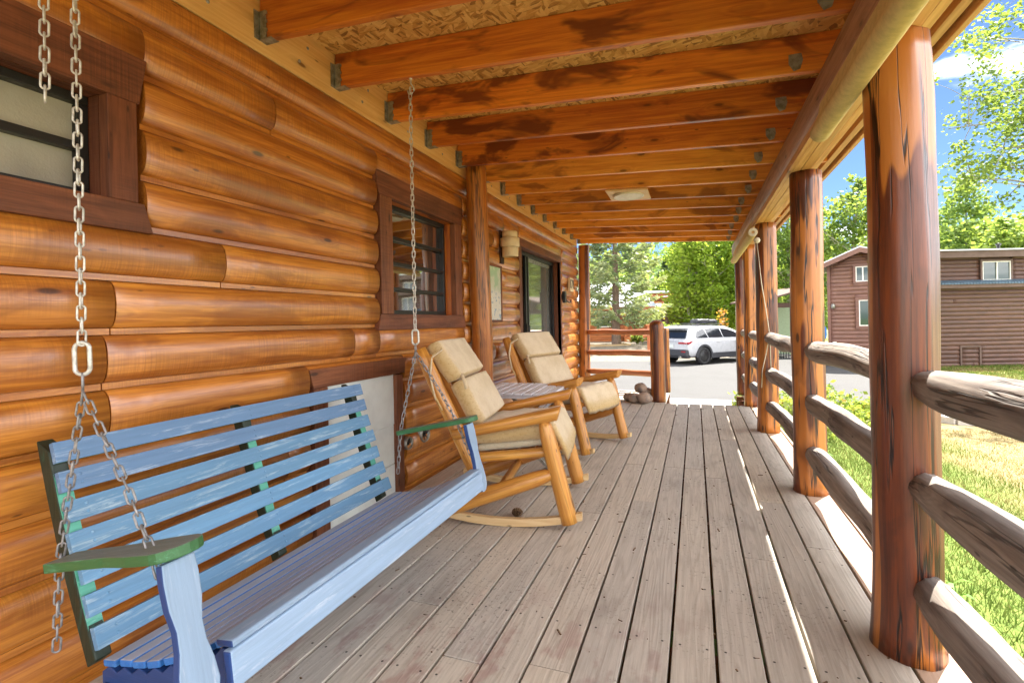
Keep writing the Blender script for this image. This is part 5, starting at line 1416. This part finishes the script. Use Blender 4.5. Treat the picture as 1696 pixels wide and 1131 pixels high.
for i in range(33): u = -5.4 + i * .3; slabq(mb, [F(u, -1.0, 2.13), F(u + .03, -1.0, 2.13), F(u + .03, 5.1, 4.22), F(u, 5.1, 4.22)], .02)
mb.build('roof', M['metalroof'], L_, True)
mb = MB(833); hbox(mb, F, -5.5, 4.25, -1.03, -.97, 1.86, 2.06); mb.build('fascia', M['orangewood'], L_, True)
hwindow(L_, F, .40, 1.14, .70, 1.42, 0, (.95,), 'winframe', .05)
mb = MB(834); hbox(mb, F, 1.9, 4.1, -1.2, 2.2, -.06, .02); hbox(mb, F, 1.9, 4.1, -1.2, -1.15, zb, -.06)
for u in (1.95, 4.0): hbox(mb, F, u, u + .14, -1.15, -1.0, -.1, 2.0)
mb.build('porch', M['orangewood'], L_, True)
mb = MB(835)
for i in range(4): hbox(mb, F, 2.5, 3.5, -1.5 - .28 * i, -1.2 - .28 * i, -.30 - .15 * i + .1, -.24 - .15 * i + .1)
mb.build('steps', M['step'], L_, True)
mb = MB(836); hbox(mb, F, 2.9, 3.7, 2.14, 2.19, 0, 1.9); mb.build('door', M['trim'], L_, True)
rc = thing('porch_chair', 'red wooden chair on the porch of the orange cabin', 'chair', F(2.45, -.35, .02)); G = hframe(F(2.45, -.35, .02))
mb = MB(837); hbox(mb, G, -.25, .25, -.25, .2, .38, .43); mb.build('seat', M['orangewood'], rc, True)
mb = MB(838)
for i in range(5): hbox(mb, G, -.24 + i * .1, -.17 + i * .1, .18, .21, .45, .98)
mb.build('backrest', M['orangewood'], rc, True)
for i, (u, d) in enumerate(((-.25, -.25), (.21, -.25), (-.25, .17), (.21, .17))):
    mb = MB(839 + i); hbox(mb, G, u, u + .04, d, d + .04, 0, .38); mb.build('leg', M['orangewood'], rc, True)

# brown house with stepped white roofs farther back
oN = (-3.75, 47.6, 0); N_ = thing('stepped_roof_house', 'red brown house with stepped white roofs behind the grey fence', 'house', oN); F = hframe(oN)
mb = MB(845); hbox(mb, F, 0.0, 3.2, .5, 5, -.4, 3.55); hbox(mb, F, -2.5, 1.3, .0, 5, -.4, 2.8); hbox(mb, F, -.2, 3.2, -1.2, .5, -.4, 2.2); mb.build('wall', M['orangewood'], N_, True)
mb = MB(846)
slabq(mb, [F(-.3, .2, 3.62), F(3.4, .2, 3.62), F(3.4, 5, 4.0), F(-.3, 5, 4.0)], .08); slabq(mb, [F(-2.8, -.3, 2.80), F(1.5, -.3, 3.25), F(1.5, 5, 3.25), F(-2.8, 5, 2.80)], .08); slabq(mb, [F(-.4, -1.5, 2.25), F(3.4, -1.5, 2.25), F(3.4, .45, 2.6), F(-.4, .45, 2.6)], .08)
mb.build('roof', M['metalroof'], N_, True)
hwindow(N_, F, .4, .9, 2.3, 2.6, -.02, (), 'winframe', .05)
# grey board fence
oF = (-2.95, 39.3, 0); G_ = thing('board_fence', 'tall weathered grey board fence between the cabin and the aspens', 'fence', oF); F = hframe(oF, R(-24))
mb = MB(850); r_ = random.Random(2)
for i in range(24): hbox(mb, F, i * .2, i * .2 + .185, 0 + .012 * (i % 2), .03 + .012 * (i % 2), -.5, 1.95 + r_.uniform(-.1, .06) - i * .012, None, 2)
mb.build('boards', M['greyboard'], G_, True)
mb = MB(851)
for z in (.1, 1.3): hbox(mb, F, 0, 4.8, .045, .10, z, z + .09)
mb.build('fence_rail', M['greyboard'], G_, True)
# timber bed round the spruce
oP = (-6.2, 28.9, 0); P_ = thing('timber_bed', 'low timber edging round the bed under the spruce', 'garden edging', oP); F = hframe(oP)
mb = MB(855)
for k, z in enumerate((-.62, -.47)): hbox(mb, F, -1.0, 2.8, 0, .15, z + .06, z + .205); hbox(mb, F, 2.66, 2.8, .151, 2.2, z + .06, z + .204)
mb.build('timber', M['step'], P_, True)
shrub('small green shrub by the steps of the orange cabin', (-3.5, 32.2, -.38), .4, .7, 500, .11, 'shrub', 220)
shrub('flowering bush with orange blossom over the roof of the white car', (1.55, 31.8, -.5), .35, 2.3, 70, .12, 'orangeleaf', 221)
shrub('leafy green bush behind the back of the white car', (-1.4, 29.2, -.4), .8, 1.3, 1500, .12, 'shrub', 222)
op = thing('orange_post', 'short orange timber post just left of the white car', 'post', (-2.25, 26.6, -.75))
mb = MB(860); mb.box((-2.2, 26.9, .08), (.34, .34, 1.5), 2); mb.build('shaft', M['orangewood'], op, True, .02)
mb = MB(861); mb.box((-2.2, 26.9, .86), (.42, .42, .07), 2); mb.build('cap', M['orangewood'], op, True, .01)

# ---------------------------------------------------------------- the parked car
car = thing('parked_car', 'white sport utility car with black cladding parked across the road', 'car', (-.36, 22.66, -.762), R(48))
W = .935
def sect(x):
    key = [(-.93, .45, .84, .92, .84), (-.90, .36, .97, 1.00, .90), (-.80, .32, 1.02, 1.10, .93), (-.62, .30, 1.06, 1.42, .935), (-.40, .30, 1.07, 1.55, .935), (.2, .28, 1.06, 1.60, .935), (1.0, .28, 1.05, 1.605, .935), (1.6, .28, 1.04, 1.57, .935), (2.1, .28, 1.03, 1.42, .935), (2.55, .28, 1.02, 1.17, .93), (2.8, .29, .985, 1.03, .925), (3.3, .30, .93, .97, .90), (3.62, .34, .82, .88, .84), (3.78, .42, .66, .72, .70)]
    for a, b in zip(key, key[1:]):
        if a[0] <= x <= b[0]: t = (x - a[0]) / (b[0] - a[0]); return [a[i] + (b[i] - a[i]) * t for i in range(1, 5)]
    return list(key[-1][1:]) if x > 0 else list(key[0][1:])
def roofy(w, z, zs, zr): return w * (.985 - .27 * max(0, (z - zs) / .54))
mb = MB(900); NX = 46; ring = 15; vs = []; fs = []; smf = []
for i in range(NX + 1):
    x = -.93 + 4.71 * i / NX; zb, zs, zr, w = sect(x); half = []
    half += [(0, zb), (w * .8, zb), (w * .97, zb + .10), (w, zb + .28), (w * 1.0, (zb + zs) / 2 + .1), (w * .985, zs - .02)]
    ww = roofy(w, max(zr - .05, zs), zs, zr)
    half += [(roofy(w, zs + (zr - zs) * .5, zs, zr), zs + (zr - zs) * .5), (ww, max(zr - .05, zs + .001)), (ww * .86, zr - .008), (0, zr + .012)]
    full = [(y, z) for y, z in half] + [(-y, z) for y, z in reversed(half[1:-1])]
    ring = len(full); vs += [(x, y, z) for y, z in full]
for i in range(NX):
    for k in range(ring): fs.append((i * ring + k, i * ring + (k + 1) % ring, (i + 1) * ring + (k + 1) % ring, (i + 1) * ring + k)); smf.append(True)
fs += [tuple(range(ring)), tuple(reversed(range(NX * ring, NX * ring + ring)))]; smf += [False, False]
mb.put(vs, fs, vs, smf); body = mb.build('body', M['carwhite'], car)
def sidepoly(name, pts, mat, parent, out=.008):
    for s in (-1, 1):
        mb = MB(1); q = []
        for x, z in pts:
            zb, zs, zr, w = sect(x); q.append((x, s * (roofy(w, max(z, zs), zs, zr) + out), z))
        n = len(q); q2 = [(p[0], p[1] - s * .03, p[2]) for p in q]
        mb.put(q + q2, [tuple(range(n)) if s < 0 else tuple(reversed(range(n)))] + [(i, (i + 1) % n, n + (i + 1) % n, n + i) for i in range(n)], q + q2); mb.build(name, M[mat], parent)
sidepoly('side_window', [(-.42, 1.13), (-.30, 1.36), (.02, 1.46), (.18, 1.465), (.26, 1.11), (-.36, 1.11)], 'carglass', car)
sidepoly('side_window', [(.32, 1.11), (.24, 1.47), (.6, 1.485), (1.12, 1.47), (1.16, 1.10)], 'carglass', car)
sidepoly('side_window', [(1.21, 1.10), (1.18, 1.465), (1.55, 1.44), (1.95, 1.33), (2.35, 1.12), (2.38, 1.085)], 'carglass', car)
mb = MB(902); q = [(-.80, -.70, 1.10), (-.80, .70, 1.10), (-.60, .62, 1.43), (-.60, -.62, 1.43)]
mb.put([(x - .05, y, z + .0) for x, y, z in q] + [(x + .1, y, z) for x, y, z in q], [(0, 3, 2, 1), (0, 1, 5, 4), (1, 2, 6, 5), (2, 3, 7, 6), (3, 0, 4, 7)], q + q); mb.build('rear_window', M['carglass'], car)
mb = MB(903); q = [(2.72, -.72, 1.06), (2.72, .72, 1.06), (2.12, .60, 1.425), (2.12, -.60, 1.425)]
mb.put([(x + .03, y, z + .01) for x, y, z in q] + [(x - .05, y, z - .03) for x, y, z in q], [(0, 1, 2, 3), (0, 4, 5, 1), (1, 5, 6, 2), (2, 6, 7, 3), (3, 7, 4, 0)], q + q); mb.build('windscreen', M['carglass'], car)
mb = MB(904); mb.prism([(-.80, 1.50), (-.42, 1.575), (-.42, 1.60), (-.80, 1.53)], 1.22, Matrix(((1, 0, 0, 0), (0, 0, -1, 0), (0, 1, 0, 0), (0, 0, 0, 1)))); mb.build('spoiler', M['carwhite'], car, False, .01)
for s in (-1, 1):        # black cladding along the sills and round the arches
    mb = MB(905)
    mb.box((1.41, s * (W - .01), .36), (2.0, .06, .22), 0); mb.build('sill_cladding', M['clad'], car, False, .02)
    for xw in (0, 2.815):
        mb = MB(906); n = 18; o = []; i_ = []
        for k in range(n + 1):
            th = -.12 + (math.pi + .24) * k / n; o.append((xw + .475 * math.cos(th), .365 + .475 * math.sin(th))); i_.append((xw + .39 * math.cos(th), .365 + .39 * math.sin(th)))
        mb.prism(o + i_[::-1], .07, Matrix(((1, 0, 0, 0), (0, 0, -1, s * (W - .005)), (0, 1, 0, 0), (0, 0, 0, 1))), smooth=False); mb.build('arch_cladding', M['clad'], car)
        mb = MB(907); mb.lathe([(.41, -.02), (.41, .02), (.001, .02)], T(xw, s * (W - .018), .365) @ Matrix.Rotation(-s * R(90), 4, 'X'), 24); mb.build('wheel_well', M['black'], car)
        mb = MB(908); Mx = T(xw, s * (W - .10), .362) @ Matrix.Rotation(-s * R(90), 4, 'X')
        mb.lathe([(.245, -.10), (.33, -.11), (.358, -.08), (.362, 0), (.358, .08), (.33, .112), (.255, .105), (.24, .08)], Mx, 32); wh = mb.build('wheel', M['tyre'], car)
        mb = MB(909); mb.lathe([(.25, .085), (.235, .10), (.21, .06), (.05, .045), (.045, .08), (.001, .082)], Mx, 28)
        for k in range(10): mb.beam(Mx @ Vector((.04 * math.cos(k * .628), .04 * math.sin(k * .628), .075)), Mx @ Vector((.235 * math.cos(k * .628 + .08), .235 * math.sin(k * .628 + .08), .088)), .035, .02, (0, s, 0))
        mb.build('rim', M['rim'], wh)
    mb = MB(910); mb.prism([(-.915, .93), (-.70, 1.0), (-.48, .985), (-.70, .90), (-.90, .86)], .10, Matrix(((1, 0, 0, 0), (0, 0, -1, s * (W - .062)), (0, 1, 0, 0), (0, 0, 0, 1)))); mb.box((-.915, s * .62, .905), (.05, .42, .075), 1); mb.build('tail_light', M['taillight'], car, False, .008)
    mb = MB(911); mb.beam((-.35, s * .60, 1.63), (1.5, s * .60, 1.64), .04, .04); mb.build('roof_rail', M['clad'], car, False, .01)
    mb = MB(912); mb.box((2.05, s * 1.02, 1.08), (.2, .2, .14), 0); mb.build('wing_mirror', M['carwhite'], car, False, .04)
    for xd in (.75, 1.78): 
        mb = MB(913); mb.box((xd + .1, s * (W + .006), .93), (.17, .03, .025), 0); mb.build('door_handle', M['carwhite'], car, False, .008)
mb = MB(915); mb.box((-.87, 0, .50), (.22, 1.78, .30), 1); mb.box((-.80, 0, .36), (.24, 1.70, .16), 1); bp = mb.build('rear_bumper', M['clad'], car, False, .05)
for s in (-1, 1):
    mb = MB(916); mb.box((-.982, s * .72, .56), (.012, .22, .05), 1); mb.build('reflector', M['taillight'], bp)
    mb = MB(918); mb.lathe([(.04, 0), (.045, .1), (.03, .1), (.03, .01)], T(-.93, s * .55, .33) @ Matrix.Rotation(R(-90), 4, 'Y'), 14); mb.build('exhaust', M['galv'], bp)
mb = MB(917); mb.box((-.955, 0, .78), (.014, .32, .16), 1); mb.build('licence_plate', M['plate'], car, False, .004)
rack = thing('roof_carrier', 'black gear and bars strapped on the roof of the white car', 'roof carrier', (-.1, 22.95, .9), R(48))
mb = MB(920)
for x in (.1, .95): mb.beam((x - .1, -.66, .045), (x - .1, .66, .045), .05, .03)
mb.build('cross_bar', M['clad'], rack)
mb = MB(921); pillow(mb, T(.15, -.25, .13), .75, .45, .17, 10, .5, 3, .03); pillow(mb, T(.75, -.2, .12), .55, .5, .14, 10, .5, 5, .03); mb.build('gear_bag', M['clad'], rack)

# ---------------------------------------------------------------- camera, sky and sun
cam = bpy.data.cameras.new('camera'); co = bpy.data.objects.new('camera', cam); COL.objects.link(co)
roll = R(1.2)
r2 = RTv * math.cos(roll) - Vector((0, 0, 1)) * math.sin(roll); u2 = RTv * math.sin(roll) + Vector((0, 0, 1)) * math.cos(roll)
co.matrix_world = Matrix(((r2.x, u2.x, -FWv.x, 0), (r2.y, u2.y, -FWv.y, 0), (r2.z, u2.z, -FWv.z, CAMZ), (0, 0, 0, 1)))
cam.sensor_width = 36; cam.lens = 825 / 1696 * 36; cam.shift_y = -31 / 1696; cam.clip_end = 3000; cam.clip_start = .02
S.camera = co
EL, AZ = R(58.0), R(29.4)
wd = bpy.data.worlds.new('World'); S.world = wd; wd.use_nodes = True; nt = wd.node_tree
bg = nt.nodes['Background']
sky = nt.nodes.new('ShaderNodeTexSky'); sky.sky_type = 'NISHITA'; sky.sun_disc = False; sky.sun_elevation = EL; sky.sun_rotation = AZ; sky.altitude = 2400; sky.air_density = 1.0; sky.dust_density = .4; sky.ozone_density = 1.6
class WN(NT):
    def __init__(s, t): s.t = t
w = WN(nt)
dirv = w.n('ShaderNodeTexCoord').outputs['Generated']
sp = w.n('ShaderNodeSeparateXYZ', {0: dirv})
den = w.math('ADD', w.math('MAXIMUM', sp.outputs[2], 0.), .12)
uv = w.n('ShaderNodeCombineXYZ', {0: w.math('DIVIDE', sp.outputs[0], den), 1: w.math('DIVIDE', sp.outputs[1], den), 2: CLOUD_SEED}).outputs[0]
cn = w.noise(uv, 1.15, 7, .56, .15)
# scattered clouds ahead, plus unseen bright cloud added right and behind as fill light
fill_bank = w.math('ADD', w.math('MULTIPLY', sp.outputs[0], .62), w.math('MULTIPLY', sp.outputs[1], -.78))
fill_bank = w.smooth(fill_bank, -.42, .15)
cn = w.math('ADD', cn, w.math('MULTIPLY', fill_bank, .22))
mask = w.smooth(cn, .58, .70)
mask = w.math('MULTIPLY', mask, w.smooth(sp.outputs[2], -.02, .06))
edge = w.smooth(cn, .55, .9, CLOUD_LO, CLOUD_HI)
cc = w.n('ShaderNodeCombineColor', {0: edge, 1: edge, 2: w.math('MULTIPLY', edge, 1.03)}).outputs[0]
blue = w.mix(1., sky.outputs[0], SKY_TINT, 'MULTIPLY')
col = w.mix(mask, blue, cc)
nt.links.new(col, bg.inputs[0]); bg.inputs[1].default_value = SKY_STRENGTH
sun = bpy.data.lights.new('sun', 'SUN'); sun.energy = SUN_STRENGTH; sun.angle = R(.5); sun.color = (1, .95, .86)
so = bpy.data.objects.new('sun', sun); COL.objects.link(so)
d = Vector((math.sin(AZ) * math.cos(EL), math.cos(AZ) * math.cos(EL), math.sin(EL)))
so.rotation_euler = d.to_track_quat('Z', 'Y').to_euler()
S.view_settings.view_transform = 'Standard'; S.view_settings.look = 'None'; S.view_settings.exposure = EXPOSURE; S.view_settings.gamma = 1
S.render.engine = 'CYCLES'
S.cycles.use_denoising = True; S.cycles.max_bounces = 10; S.cycles.diffuse_bounces = 6; S.cycles.glossy_bounces = 4; S.cycles.transmission_bounces = 4
S.cycles.sample_clamp_indirect = 8
